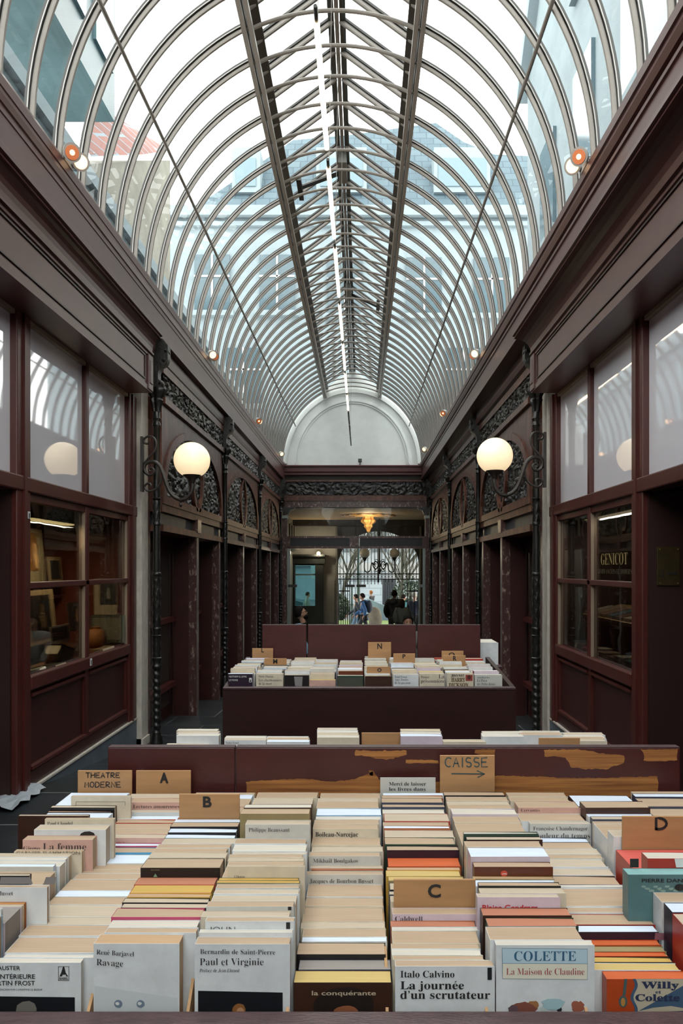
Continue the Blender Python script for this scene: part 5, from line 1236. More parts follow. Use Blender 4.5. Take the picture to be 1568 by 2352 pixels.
frame_print(-1, .08, 209, 287, 1413, 1476, mat('grey_document', '#85816f', .25), mat('grey_document_mount', '#5c5b50', .3), 'grey glazed document leaning under the portrait print', inner=(.08, .9, .1, .9), facing=7.12)
frame_print(-1, .20, 119, 163, 1436, 1477, mat('group_photograph', '#46403a', .4), mat('white_photo_border', '#cfc4b0', .5), 'white bordered group photograph propped in lower left pane', 'photograph', 'photograph', inner=(.08, .92, .2, .9))
frame_print(-1, .12, 70, 108, 1481, 1524, mat('group_photograph', '#46403a', .4), mat('white_photo_border', '#cfc4b0', .5), 'white bordered crowd photograph at the near window corner', 'photograph', 'photograph', inner=(.05, .95, .22, .94))
X, Y, Z = wpt(-1, .12, 140, 1510)
t = thing('open_book', 'open picture book standing fanned on the left window shelf', 'book', (X, Y, ZSH))
MB().prism([(Y - .15, ZSH), (Y + .12, ZSH), (Y + .16, ZSH + .07), (Y - .10, ZSH + .14), (Y - .18, ZSH + .08)], X - .06, X + .05, 'x').build('page_block', mat('ivory_pages', '#bfb196', .7), t)
MB().prism([(Y - .10, ZSH + .143), (Y + .165, ZSH + .072), (Y + .165, ZSH + .082), (Y - .10, ZSH + .153)], X - .07, X + .06, 'x').build('cover', mat('grey_photo_print', '#7d7a7c'), t)
X, Y, Z = wpt(-1, .20, 221, 1478)
t = thing('pottery_vase', 'round tan pottery vase on left window shelf right of mullion', 'vase', (X, Y, ZSH))
MB().lathe(X, Y, [(.05, ZSH), (.09, ZSH + .04), (.105, ZSH + .10), (.08, ZSH + .16), (.04, ZSH + .18), (.045, ZSH + .2)], 20).build('body', mat('tan_pottery', '#a8703f', .5), t, smooth=True)
X, Y, Z = wpt(-1, .2, 190, 1478)
t = thing('figurine', 'small white carved figurine beside the pottery vase', 'figurine', (X, Y, ZSH))
b_ = MB()
for q in ((0, 0, .035, .035), (.015, .02, .075, .032), (-.01, -.02, .11, .026), (.01, .01, .14, .02)): b_.ell((X + q[0], Y + q[1], ZSH + q[2]), (q[3], q[3], q[3] * 1.1), 10, 8)
b_.build('body', mat('ivory_carving', '#cfc7b2', .5), t, smooth=True)
for lab, pxx, d, w_, h, c in (('thin black booklet lying at the near left window corner', 92, .07, .22, .015, '#2b2926'), ('dark booklet lying under the open picture book', 128, .06, .20, .012, '#3a332e'), ('dark grey volume lying left of the middle mullion', 178, .16, .34, .05, '#45423f'), ('brown volume lying behind the open picture book', 150, .28, .2, .035, '#6a4028'), ('tan volume lying right of the mullion in left window', 240, .06, .3, .02, '#9a866a')):
    X, Y, Z = wpt(-1, d, pxx, 1500)
    t = thing('flat_book', lab, 'book', (X, Y, ZSH))
    MB().box(X - .05, X + .04, Y - w_ / 2, Y + w_ / 2, ZSH, ZSH + h).build('cover', mat('flat_book_' + c[1:], c, .35), t, bevel=.002)
    MB().box(X - .048, X + .0412, Y - w_ / 2 + .004, Y + w_ / 2 - .004, ZSH + .002, ZSH + h - .002).build('page_block', mat('ivory_pages', '#bfb196'), t)
X, Y, Z = wpt(-1, .05, 82, 1531)
t = thing('paper_roll', 'small rolled white paper at the near left window corner', 'paper roll', (X, Y, ZSH))
MB().tube([(X, Y - .12, ZSH + .014), (X + .02, Y + .10, ZSH + .014)], .014, 12).build('roll', mat('ivory_carving', '#cfc7b2'), t, smooth=True)
t = thing('strip_light', 'lit fluorescent strip at top of left shop window', 'light', (-2.64, 6.1, .40))
MB().box(-2.70, -2.58, 5.66, 6.56, .40, .50).build('housing', M_black, t)
MB().box(-2.68, -2.60, 5.70, 6.52, .385, .40).build('tube', mat('strip_tube', '#ffe9b0', .4, emit=3.0, ecol='#ffdf9a'), t)
la = bpy.data.lights.new('strip_light_glow', 'AREA'); la.shape = 'RECTANGLE'; la.size = .08; la.size_y = .9; la.energy = 42; la.color = (1, .80, .5)
lo = bpy.data.objects.new('strip_light_glow', la); COL.objects.link(lo); lo.location = (-2.64, 6.1, .37 + EYE)
t = thing('strip_light', 'added strip light brightening the books inside the right shop window', 'light', (2.2, 6.2, .46))  # added lamp, put in so the books behind this pane show
MB().box(2.12, 2.28, 5.5, 7.0, .47, .515).build('housing', M_black, t)
MB().box(2.16, 2.24, 5.55, 6.95, .46, .47).build('tube', mat('added_strip_tube', '#fff0d8', .4, emit=1.0, ecol='#ffe6c0'), t)
la = bpy.data.lights.new('added_strip_glow', 'AREA'); la.shape = 'RECTANGLE'; la.size = .08; la.size_y = 1.4; la.energy = 26; la.color = (1, .88, .72)
lo = bpy.data.objects.new('added_strip_glow', la); COL.objects.link(lo); lo.location = (2.2, 6.25, .45 + EYE)
# right window: slanted rack and books along the sill
t = thing('display_rack', 'slanted wooden book rack inside the right shop window', 'rack', (2.3, 6.5, ZSH))
MB().prism([(2.20, -.455), (2.60, -.36), (2.60, -.39), (2.20, -.485)], 5.7, 7.2).build('shelf', mat('rack_wood', '#8f7350', .5), t)
for y in (5.72, 6.4, 7.14): MB().box(2.24, 2.60, y, y + .03, ZSH, -.47).build('upright', mat('rack_wood', '#8f7350'), t)
cols = ['#5a4238', '#938876', '#6e564c', '#46545a', '#c8486c', '#86705a', '#98907f']
for i in range(7):
    y = 5.73 + i * .205; ci = [4, 1, 0, 3, 2, 5, 6][i]
    t = thing('flat_book', '%s book lying on the slanted rack, %s from the mullion side' % (['pink', 'grey', 'dark brown', 'blue-grey', 'russet', 'umber', 'stone'][i], ['seventh', 'sixth', 'fifth', 'fourth', 'third', 'second', 'first'][i]), 'book', (2.4, y, -.4), 'books on the right window rack')
    MB().prism([(2.22, -.449), (2.46, -.392), (2.46, -.367), (2.22, -.424)], y, y + .17).build('cover', mat('rack_book_' + cols[ci][1:], cols[ci], .3), t)
    MB().prism([(2.219, -.446), (2.24, -.441), (2.24, -.424), (2.219, -.429)], y + .004, y + .166).build('page_block', mat('ivory_pages', '#bfb196'), t)
for i in range(9):
    y = 5.25 + i * .205
    t = thing('flat_book', 'white edged book lying at the right window sill, %s from the doorway' % ORD[i].replace('front', 'first'), 'book', (2.1, y, ZSH), 'books along the right window sill')
    h = .03 + .012 * (i % 3)
    MB().box(2.045, 2.19, y, y + .17, ZSH, ZSH + .003).box(2.045, 2.19, y, y + .17, ZSH + h - .003, ZSH + h).build('cover', mat('rack_book_' + cols[(i * 3) % 7][1:], cols[(i * 3) % 7], .3), t)
    MB().box(2.048, 2.188, y + .004, y + .166, ZSH + .003, ZSH + h - .003).build('page_block', mat('ivory_pages2', '#d0cbc0'), t)

# ================================================================ houses round the roof
M_facade = mat('pale_rendered_wall', '#8a979d', .85, .08, 1.5)
M_roofslate = mat('blue_slate_roof', '#5f7480', .6, .18, 3)
def tile_roof(name, c1, c2, bw, rh, mort):
    m = mat(name, c1, .7); nt = m.node_tree; N = nt.nodes; L = nt.links
    tc = [n for n in N if n.type == 'TEX_COORD'][0]; br = N.new('ShaderNodeTexBrick'); br.inputs['Scale'].default_value = 1
    br.inputs['Brick Width'].default_value = bw; br.inputs['Row Height'].default_value = rh; br.inputs['Mortar Size'].default_value = .02
    br.inputs['Color1'].default_value = lin(c1); br.inputs['Color2'].default_value = lin(c2); br.inputs['Mortar'].default_value = lin(mort)
    mp_ = N.new('ShaderNodeMapping'); mp_.inputs['Rotation'].default_value = (PI / 2, 0, 0)
    L.new(tc.outputs['Object'], mp_.inputs[0]); L.new(mp_.outputs[0], br.inputs['Vector']); L.new(br.outputs['Color'], N['Principled BSDF'].inputs['Base Color'])
    return m, mp_
M_slates, _ = tile_roof('slate_courses', '#4a5e69', '#586b74', .5, .32, '#40505a')
M_redtile, mpt = tile_roof('red_tile_courses', '#8a544b', '#74443c', .5, .35, '#7a8a94')
M_tealwall = mat('teal_zinc_wall', '#435a60', .35, .25, .6, (1, 1, .3))
M_winglass = mat('house_window_glass', '#52656e', .1)
M_trim = mat('pale_house_trim', '#8a979d', .8)  # the trim's own pale colour
def house(label, loc): return thing('house', label, 'house', loc)
def P3(x, y, Y):
    X, Z = px(x, y, Y); return (X, Z)
# rear house across the end
h = house('pale rendered house with slate mansard behind the roof end', (0, 27, -2.8))
MB().box(-7.2, 6.4, 25.5, 32, 1.9, 12.6).build('wall', M_facade, h)
MB().box(-7.4, 6.6, 25.2, 32, 12.4, 12.75).box(-7.3, 6.5, 25.35, 32, 12.1, 12.25).build('eaves_cornice', M_trim, h)
pr = [(-5.9, 12.75), (-3.6, 15.2), (-2.6, 16.3), (-.4, 16.6), (2.9, 17.3), (3.9, 16.2), (5.0, 15.5), (6.5, 15.4), (6.5, 12.75)]
rf = MB(); n = len(pr)
fr_ = [(p[0], 25.4 + (p[1] - 12.75) * .55, p[1]) for p in pr]; bk = [(p[0], 31.9, p[1]) for p in pr]
rf.add(fr_ + bk, [tuple(range(n)), tuple(range(2 * n - 1, n - 1, -1))] + [(i, i + n, (i + 1) % n + n, (i + 1) % n) for i in range(n)])
rf.build('roof', M_slates, h)
for xa, xb in ((2.6, 4.6), (-1.6, .2), (-4.6, -3.6)):
    MB().box(xa, xb, 25.6, 28, 13.4, 15.0).build('dormer', M_trim, h); MB().box(xa + .15, xb - .15, 25.56, 25.62, 13.6, 14.6).build('dormer_pane', mat('dormer_pane_glass', '#6d838c', .2), h)
for xa, za in ((-5.9, 9.1), (-3.6, 9.1), (1.6, 9.0), (4.0, 9.0), (-4.8, 5.8), (-1.2, 9.0), (3.0, 5.8)):
    MB().box(xa, xa + 1.25, 25.42, 25.5, za, za + 2.0).build('window', M_winglass, h); MB().box(xa - .15, xa + 1.4, 25.3, 25.5, za - .18, za).build('window_sill', M_trim, h)
    MB().box(xa + .6, xa + .66, 25.38, 25.42, za, za + 2.0).box(xa, xa + 1.25, 25.38, 25.42, za + 1.2, za + 1.26).build('window_bar', M_white, h)
# left: dark teal annex, red tiled house, low walls
h = house('dark teal zinc clad annex projecting over the left side', (-5, 10, 6))
MB().prism([(-9, 7.7), (-4.25, 7.7), (-4.25, 11.2), (-4.6, 14.5), (-9, 14.5)], 6.2, 12.4).build('wall', M_tealwall, h)
for i in range(5): MB().box(-4.3, -4.2, 6.6 + i * 1.2, 7.4 + i * 1.2, 8.4, 10.6).build('panel', mat('teal_panel', '#57727a', .2), h)
b_ = MB()
for y in (7, 8.5, 10, 11.5): b_.tube([(-4.5, y, 14.4), (-4.4, y, 15.6)], .04, 6)
b_.tube([(-4.4, 6.3, 15.5), (-4.4, 12.2, 15.5)], .04, 6).tube([(-4.45, 6.3, 15.0), (-4.45, 12.2, 15.0)], .03, 6); b_.build('railing', mat('pale_blue_rail', '#8fb0b8'), h)
h = house('small house with red pantile roof left of the glass vault', (-6, 15, 4))
MB().prism([(13.35, 0), (19.2, 0), (19.2, 10.9), (16.5, 9.35), (13.35, 7.5)], -9, -5.1, 'x').build('wall', mat('stained_plaster_wall', '#7d7a70', .85, .2, 1.2), h)
q_ = [(-5.0, 13.3, 7.62), (-5.0, 16.5, 9.5), (-5.3, 19.3, 11.2), (-5.55, 15.4, 9.75)]
MB().add([(x, y, z) for x, y, z in q_] + [(x - .1, y, z + .18) for x, y, z in q_], [(0, 1, 2, 3), (7, 6, 5, 4), (0, 4, 5, 1), (1, 5, 6, 2), (2, 6, 7, 3), (3, 7, 4, 0)]).build('roof', M_redtile, h)
h = house('low white rendered parapet wall along the left vault side', (-4, 12, 2))
MB().box(-4.4, -4.0, 7.5, 24, 1, 5.6).build('wall', mat('grey_rendered_wall', '#76848a', .85, .15, 1), h)
MB().box(-4.5, -3.9, 7.5, 24, 5.6, 5.8).build('coping', M_trim, h)
for y in (10, 14, 18): MB().tube([(-4.0, y, 1.5), (-4.0, y, 5.5)], .06, 8).build('downpipe', mat('pale_blue_rail', '#8fb0b8'), h)
# right: slate-hung wall near, pale tall house beyond
h = house('pale tall house beyond the right side of the vault', (4.5, 12, 4))
MB().prism([(8.4, 0), (16.2, 0), (16.2, 10.8), (12.5, 15.2), (8.4, 16)], 3.75, 8, 'x').build('wall', M_facade, h)
MB().prism([(8.4, 15.9), (12.5, 15.0), (16.4, 10.6), (16.4, 10.9), (12.6, 15.4), (8.4, 16.3)], 3.55, 8, 'x').build('gutter', M_trim, h)
for y0, z0 in ((9.2, 6.6), (9.2, 10.0), (11.5, 6.6), (11.5, 10.0), (13.8, 6.6), (9.2, 3.4), (12, 3.4)):
    MB().box(3.68, 3.76, y0, y0 + 1.0, z0, z0 + 1.9).build('window', M_winglass, h); MB().box(3.64, 3.76, y0 - .1, y0 + 1.1, z0 - .15, z0).build('window_sill', M_trim, h)
h = house('slate hung wall with glazed bay at the near right', (4, 6, 4))
MB().box(3.6, 8, 3.0, 8.2, 0, 16).build('wall', tile_roof('slate_hung_courses', '#3d4a50', '#48565c', .3, .18, '#303b40')[0], h)
MB().box(3.2, 3.6, 6.9, 8.15, 5.6, 8.6).build('glazed_bay', mat('bay_glass', '#56727a', .12), h)
MB().box(3.15, 3.65, 6.85, 8.19, 8.6, 8.75).box(3.15, 3.65, 6.85, 8.19, 5.45, 5.6).build('bay_trim', M_trim, h)

# ================================================================ street beyond the gate
M_paving = mat('pale_paving', '#a3a6a8', .8, .08, 2)
MB().quad((-14, YV + .25, -2.72), (14, YV + .25, -2.72), (14, 34, -2.85), (-14, 34, -2.85)).build('pavement', M_paving, kind='structure')
MB().quad((-25, 34, -2.85), (25, 34, -2.85), (25, 75, -2.9), (-25, 75, -2.9)).build('road', mat('dull_asphalt', '#54575a', .85), kind='structure')
MB().box(-8, 2.6, 31.5, 36.5, -2.85, -2.65).build('lawn', mat('lawn_green', '#60743a', .9, .25, 6), kind='structure')
t = thing('street_building', 'white rendered building with many windows across the street', 'building', (0, 66, -2.9))
MB().box(-24, 24, 66, 72, -2.9, 12).build('wall', mat('street_facade', '#868d91', .85, .12, .8), t)
for i in range(10):
    for k in range(3):
        MB().box(-15 + i * 3.2, -13.6 + i * 3.2, 65.9, 66, 1.5 + k * 3.6, 3.9 + k * 3.6).build('window', mat('street_window', '#4d5559', .2), t)
MB().box(-24, 24, 65.6, 66, .2, .5).build('string_course', mat('street_trim', '#8b9194'), t)
t = thing('retaining_wall', 'low white block wall behind the people in the street', 'wall', (.5, 44, -2.9))
def blockm():
    m, mp_ = tile_roof('white_blocks', '#a3b0b9', '#adb8bf', 1.4, .42, '#8a959d'); return m
MB().box(-1.4, 1.35, 44, 44.4, -2.9, -.72).build('wall', blockm(), t); MB().box(-1.5, 1.45, 43.9, 44.5, -.72, -.6).build('coping', M_trim, t)
MB().box(-.9, 1.9, 44.05, 44.35, -.6, -.15).build('upper_course', mat('street_trim', '#8b9194'), t)
t = thing('ramp_wall', 'pale blue stone ramp wall sloping behind the lawn', 'wall', (1.6, 37, -2.9))
MB().prism([(.3, -2.9), (2.6, -2.9), (2.6, -2.1), (1.4, -2.0), (.3, -1.55)], 37, 37.3).build('wall', mat('pale_blue_stone', '#8295a0', .8), t)
t = thing('metal_fence_panel', 'dark grey ribbed metal enclosure beside the tree', 'enclosure', (1.5, 40, -2.9))
MB().box(1.2, 1.9, 40, 41, -2.9, -.62).build('panel', mat('dark_grey_metal', '#3d4046', .5), t)
for i in range(5): MB().box(1.24 + i * .13, 1.28 + i * .13, 39.96, 40, -2.9, -.64).build('rib', mat('dark_grey_metal', '#3d4046'), t)
t = thing('street_sign', 'yellow rectangular sign seen through the gate bars', 'sign', (.4, 52, -.3))
MB().box(.2, 1.5, 52, 52.05, -.6, .05).build('panel', mat('sign_yellow', '#b99028', .5), t)
MB().box(.84, .88, 51.98, 52.0, -.5, -.05).build('mark', M_ink, t); MB().tube([(.85, 52.1, -2.9), (.85, 52.1, -.3)], .05, 6).build('post', M_bar, t)
t = thing('white_sign_board', 'long white signboard above the block wall', 'sign', (-1.5, 50, -.3))
MB().box(-3.5, 4.5, 50, 50.1, -.75, .35).build('panel', mat('white_signboard', '#9b9c9a', .6), t); 
for x in (-3, 4): MB().tube([(x, 50.15, -2.9), (x, 50.15, 0)], .06, 6).build('post', M_bar, t)
M_green = mat('dark_green_lamp_paint', '#1f3a33', .4)
for X, Y, hgt, lab in ((-.11, 29.5, 4.2, 'tall dark green lamp post seen through the gate'), (-.40, 31, 2.0, 'short dark green bollard post left of tall lamp post')):
    t = thing('lamp_post', lab, 'lamp post', (X, Y, -2.75))
    MB().lathe(X, Y, [(.16, -2.8), (.16, -2.6), (.11, -2.5), (.12, -2.3), (.08, -2.2), (.07, -2.8 + hgt * .6), (.09, -2.78 + hgt * .6), (.05, -2.7 + hgt * .6), (.045, -2.8 + hgt)], 12).build('post', M_green, t, smooth=True)
t = thing('boulder', 'rough brown stone block beside the man in blue', 'stone', (1.1, 31, -2.8))
b_ = MB().ell((.62, 30.5, -2.25), (.30, .25, .62), 14, 10); b_.xf(lambda x, y, z: (x + .1 * mnoise.noise(Vector((x * 3, y * 3, z * 3))), y, z + .12 * mnoise.noise(Vector((x * 2, y * 2, z * 2 + 5))))); b_.build('stone', mat('brown_stone', '#6a6154', .9, .2, 4), t, smooth=True)
# trees
def tree(X, Y, z0, h, label, seed, leafy=False):
    rnd = random.Random(seed); t = thing('bare_tree' if not leafy else 'evergreen_shrub', label, 'tree' if not leafy else 'shrub', (X, Y, z0))
    if leafy:
        b_ = MB()
        for i in range(900):
            th, ph = rnd.uniform(0, 2 * PI), rnd.uniform(-1, 1); r = rnd.uniform(.7, 1) * h / 2
            c = Vector((X + r * .9 * math.cos(th) * math.sqrt(1 - ph * ph), Y + r * .5 * math.sin(th) * math.sqrt(1 - ph * ph), z0 + h / 2 + r * ph))
            a = Vector((rnd.uniform(-1, 1), rnd.uniform(-1, 1), rnd.uniform(-1, 1))).normalized() * .1; d_ = a.orthogonal().normalized() * .06
            b_.quad(c - a, c - d_, c + a, c + d_)
        b_.build('foliage', mat('shrub_leaf', '#2f3f2c', .7, .3, 5), t); MB().tube([(X, Y, z0), (X, Y, z0 + h * .6)], .06, 6).build('stem', M_bar, t); return t
    tr = MB(); br = MB()
    def grow(p, d, l, r, lev):
        pts = [p]; q = p.copy(); dd = d.copy()
        for k in range(4):
            dd = (dd + Vector((rnd.uniform(-.2, .2), rnd.uniform(-.2, .2), rnd.uniform(-.05, .18)))).normalized(); q = q + dd * l / 4; pts.append(q.copy())
        (tr if lev == 0 else br).tube(pts, [r * (1 - .13 * k) for k in range(5)], 6 if lev < 2 else 4)
        if lev < 4:
            for k in range(rnd.choice([3, 4]) if lev else 7):
                a = pts[rnd.randint(1 if lev else 2, 4)]; nd = (dd + Vector((rnd.uniform(-1.1, 1.1), rnd.uniform(-.8, .8), rnd.uniform(-.1, .7)))).normalized()
                grow(a, nd, l * rnd.uniform(.5, .75), r * .5, lev + 1)
    grow(Vector((X, Y, z0)), Vector((0, 0, 1)), h * .5, h * .017, 0)
    m_ = mat('grey_green_bark', '#4c4a40', .9, .2, 8)
    tr.build('trunk', m_, t); br.build('branches', m_, t); return t
tree(1.85, 36, -2.85, 7.5, 'bare grey tree behind the iron gate, right of the lantern', 5)
tree(-1.1, 42, -2.9, 7.5, 'bare branching tree behind the gate at its left', 9)
tree(3.3, 48, -2.9, 9, 'bare tree at the far right behind the gate bars', 12)
tree(2.5, 36.4, -2.85, 2.4, 'dense dark green shrub beside the bare tree', 3, True)
tree(-1.25, 39, -2.9, 1.5, 'dark green shrub seen at the left end of the gate', 4, True)
t = thing('parked_car', 'dark green parked car seen through the shop window', 'car', (-5.2, 40, -2.9))
MB().prism([(-7.4, -2.5), (-7.4, -1.9), (-6.8, -1.75), (-6.0, -1.3), (-4.4, -1.3), (-3.6, -1.75), (-3.1, -1.9), (-3.1, -2.5)], 39.4, 41).build('body', mat('car_dark_green', '#21373a', .25), t, bevel=.05)
for x in (-6.5, -4.0): MB().tube([(x, 39.3, -2.58), (x, 39.6, -2.58)], .3, 16).build('wheel', M_black, t)
MB().prism([(-5.85, -1.4), (-4.5, -1.4), (-3.9, -1.72), (-6.5, -1.72)], 39.37, 39.4).build('side_window', M_winglass, t)

# ================================================================ people
M_skin = mat('skin', '#a87d66', .5)
def person(label, X, Y, face, H, hair, top, legs, pose='stand', zg=None, pitch=0, hairlen=0, beard=None, glasses=False, hood=False, lean=0, bulk=0):
    """face: heading in degrees, 0 looks away from the camera (+Y), 90 looks to +X"""
    zg = floor_z(Y) if zg is None else zg
    t = thing('person', label, 'person', (X, Y, zg))
    k = H / 1.75
    sit = pose == 'sit'
    hip = .50 if sit else .93
    J = {'pelvis': (0, 0, hip), 'waist': (0, .02 + lean * .1, hip + .18), 'chest': (0, .01 + lean * .3, hip + .38), 'neck': (0, .0 + lean * .4, hip + .53), 'head': (0, .02 + lean * .45, hip + .60)}
    E = [('pelvis', 'waist'), ('waist', 'chest'), ('chest', 'neck'), ('neck', 'head')]
    R = {'pelvis': (.15, .11), 'waist': (.13, .10), 'chest': (.155, .11), 'neck': (.055, .055), 'head': (.05, .055)}
    for s_, n in ((-1, 'l'), (1, 'r')):
        sw_ = (.28 if n == 'l' else -.28) if pose == 'walk' else (0 if pose == 'stand' else 0)
        J['sh' + n] = (s_ * .18, lean * .35, hip + .47); J['el' + n] = (s_ * .24, -sw_ * .4 + (.05 if sit else -.02) + lean * .35, hip + .20); 
        J['wr' + n] = (s_ * .21, -sw_ * .8 + .16 + lean * .3, hip + .02 if not pose == 'hold' else hip + .25); J['ha' + n] = (s_ * .20, J['wr' + n][1] + .05, J['wr' + n][2] - .06)
        E += [('chest', 'sh' + n), ('sh' + n, 'el' + n), ('el' + n, 'wr' + n), ('wr' + n, 'ha' + n)]
        R['sh' + n] = (.065, .065); R['el' + n] = (.045, .045); R['wr' + n] = (.03, .026); R['ha' + n] = (.038, .02)
        J['hp' + n] = (s_ * .10, 0, hip - .04)
        J['kn' + n] = (s_ * .11, .42, hip - .02) if sit else (s_ * .10, sw_ * .5 + .02, .50)
        J['an' + n] = (s_ * .11, .40, .09) if sit else (s_ * .10, sw_ * 1.0 - (.08 if sw_ < 0 else 0), .09 if sw_ >= 0 else .14)
        J['to' + n] = (s_ * .12, J['an' + n][1] + .17, J['an' + n][2] - .06)
        E += [('pelvis', 'hp' + n), ('hp' + n, 'kn' + n), ('kn' + n, 'an' + n), ('an' + n, 'to' + n)]
        R['hp' + n] = (.085, .085); R['kn' + n] = (.058, .058); R['an' + n] = (.042, .042); R['to' + n] = (.036, .028)
        # five separate fingers, unequal and bent
        hx, hy, hz = J['ha' + n]
        for f, (ox, l) in enumerate(((-.026, .068), (-.009, .078), (.009, .074), (.025, .058))):
            J['f%d%s' % (f, n)] = (hx + ox * .8, hy + .012, hz - .035); J['g%d%s' % (f, n)] = (hx + ox, hy + .018, hz - .035 - l * .5); J['h%d%s' % (f, n)] = (hx + ox, hy + .005, hz - .035 - l * .9)
            for a, b_ in (('ha' + n, 'f%d%s' % (f, n)), ('f%d%s' % (f, n), 'g%d%s' % (f, n)), ('g%d%s' % (f, n), 'h%d%s' % (f, n))): E.append((a, b_))
            for q in 'fgh': R['%s%d%s' % (q, f, n)] = (.0095, .0095)
        J['t0' + n] = (hx - s_ * .04, hy + .02, hz - .01); J['t1' + n] = (hx - s_ * .05, hy + .035, hz - .045)
        E += [('ha' + n, 't0' + n), ('t0' + n, 't1' + n)]; R['t0' + n] = (.011, .011); R['t1' + n] = (.010, .010)
    a = math.radians(-face); ca, sa = math.cos(a), math.sin(a)
    def W(p): return Vector((ca * p[0] - sa * p[1], sa * p[0] + ca * p[1], p[2])) * k
    def skin(keys, edges, infl, name, m, sub=1):
        me = bpy.data.meshes.new(name); idx = {q: i for i, q in enumerate(keys)}
        me.from_pydata([W(J[q]) for q in keys], [(idx[x], idx[y]) for x, y in edges if x in idx and y in idx], [])
        o = bpy.data.objects.new(name, me); COL.objects.link(o)
        o.modifiers.new('s', 'SKIN'); 
        for q in keys:
            v = me.skin_vertices[0].data[idx[q]]; r = R[q]; v.radius = ((r[0] + infl) * k, (r[1] + infl) * k); v.use_root = q == keys[0]
        ss = o.modifiers.new('u', 'SUBSURF'); ss.levels = sub; ss.render_levels = sub
        bpy.context.view_layer.update(); dg = bpy.context.evaluated_depsgraph_get(); dg.update()
        r = bpy.data.meshes.new_from_object(o.evaluated_get(dg)); bpy.data.objects.remove(o); bpy.data.meshes.remove(me)
        return r
    hc = Vector(J['head']) + Vector((0, .02, .11)); pt_ = math.radians(pitch)
    def HP(p):     # head space -> person space with pitch
        q = Vector((p[0], p[1] * math.cos(pt_) - p[2] * math.sin(pt_), p[1] * math.sin(pt_) + p[2] * math.cos(pt_))); return W(hc + q)
    bm = bmesh.new()
    me = skin(list(J), E, 0, 'body', None); bm.from_mesh(me); bpy.data.meshes.remove(me)
    hd = MB().ell((0, 0, .01), (.076, .098, .118), 24, 18)
    for i, v in enumerate(hd.v):
        x, y, z = v
        if z < -.03: x *= 1 - .35 * min(1, (-.03 - z) / .09); y = y * (1 - .12 * min(1, (-.03 - z) / .09)) + .006
        if y > .05 and -.0 < z < .035 and .018 < abs(x) < .05: y -= .010         # eye sockets
        hd.v[i] = (x, y, z)
    hd.prism([(.085, -.028), (.122, -.024), (.095, .02), (.08, .02)], -.012, .012, 'x')    # nose
    hd.ell((0, .092, -.052), (.024, .010, .008), 10, 6)                              # mouth
    for s_ in (-1, 1): hd.ell((s_ * .078, -.005, -.002), (.012, .022, .032), 10, 8)  # ears
    hd.tube([(0, -.02, -.16), (0, -.01, -.06)], [.05, .052], 12)
    vs = [bm.verts.new(HP(v)) for v in hd.v]
    for f in hd.f:
        try: bm.faces.new([vs[i] for i in f])
        except ValueError: pass
    me = bpy.data.meshes.new('body'); bm.to_mesh(me); bm.free()
    o = bpy.data.objects.new('body', me); COL.objects.link(o)
    r_ = o.modifiers.new('r', 'REMESH'); r_.mode = 'VOXEL'; r_.voxel_size = .0085 * k
    bpy.context.view_layer.update(); dg = bpy.context.evaluated_depsgraph_get(); dg.update()
    me2 = bpy.data.meshes.new_from_object(o.evaluated_get(dg)); bpy.data.objects.remove(o); bpy.data.meshes.remove(me)
    def link(me, name, m):
        me.name = name; me.materials.clear(); me.materials.append(m); me.polygons.foreach_set('use_smooth', [True] * len(me.polygons))
        o = bpy.data.objects.new(name, me); COL.objects.link(o); o.parent = t; ABS[o.name] = ABS[t.name]; return o
    link(me2, 'body', M_skin)
    tk = ['chest', 'pelvis', 'waist', 'neck'] + [q + n for n in 'lr' for q in ('sh', 'el', 'wr', 'hp')]
    R['neck'] = (.05, .05)
    te = [(x, y) for x, y in E if x in tk and y in tk]
    R2 = dict(R); 
    link(skin(tk, te, .022 + bulk, 'jacket', None, 2), 'jacket', top)
    lk = ['pelvis'] + [q + n for n in 'lr' for q in ('hp', 'kn', 'an')]
    link(skin(lk, [(x, y) for x, y in E if x in lk and y in lk], .016, 'trousers', None, 2), 'trousers', legs)
    for n in 'lr':
        link(skin(['an' + n, 'to' + n], [('an' + n, 'to' + n)], .014, 'shoe', None, 1), 'shoe', M_black)
    # hair: a shell over the skull, longer at the back if asked
    hb = MB()
    prof = []
    for i in range(13):
        for j in range(20):
            ph = PI * .52 * i / 12 + (0 if hairlen == 0 else 0); th = 2 * PI * j / 20
            front = max(0, math.sin(th)); lim = 1 - .42 * front
            p_ = ph * lim
            hb.v.append((.086 * math.sin(p_) * math.cos(th), .108 * math.sin(p_) * math.sin(th) - .004, .014 + .126 * math.cos(p_) - (.03 if i == 12 and front < .2 else 0)))
    for i in range(12):
        for j in range(20): hb.f.append((i * 20 + j, i * 20 + (j + 1) % 20, (i + 1) * 20 + (j + 1) % 20, (i + 1) * 20 + j))
    if hairlen:
        hb.lathe(0, -.035, [(.03, -.12 - hairlen), (.08, -.10 - hairlen * .7), (.095, -.04), (.09, .03), (.05, .1)], 16)
        hb.v = [(v[0], min(v[1], .055) if v[2] < .02 else v[1], v[2]) for v in hb.v]
    me = bpy.data.meshes.new('hair'); me.from_pydata([HP(v) for v in hb.v], [], hb.f); o = link(me, 'hair', hair)
    sd = o.modifiers.new('thick', 'SOLIDIFY'); sd.thickness = .012; sd.offset = 0
    def hpart(b_, name, m):
        me = bpy.data.meshes.new(name); me.from_pydata([HP(v) for v in b_.v], [], b_.f); return link(me, name, m)
    hpart(MB().ell((-.031, .083, .018), (.012, .008, .007), 8, 6).ell((.031, .083, .018), (.012, .008, .007), 8, 6), 'eye', M_ink)
    if beard:
        b_ = MB().ell((0, .052, -.068), (.062, .058, .044), 16, 10); hpart(b_, 'beard', beard)
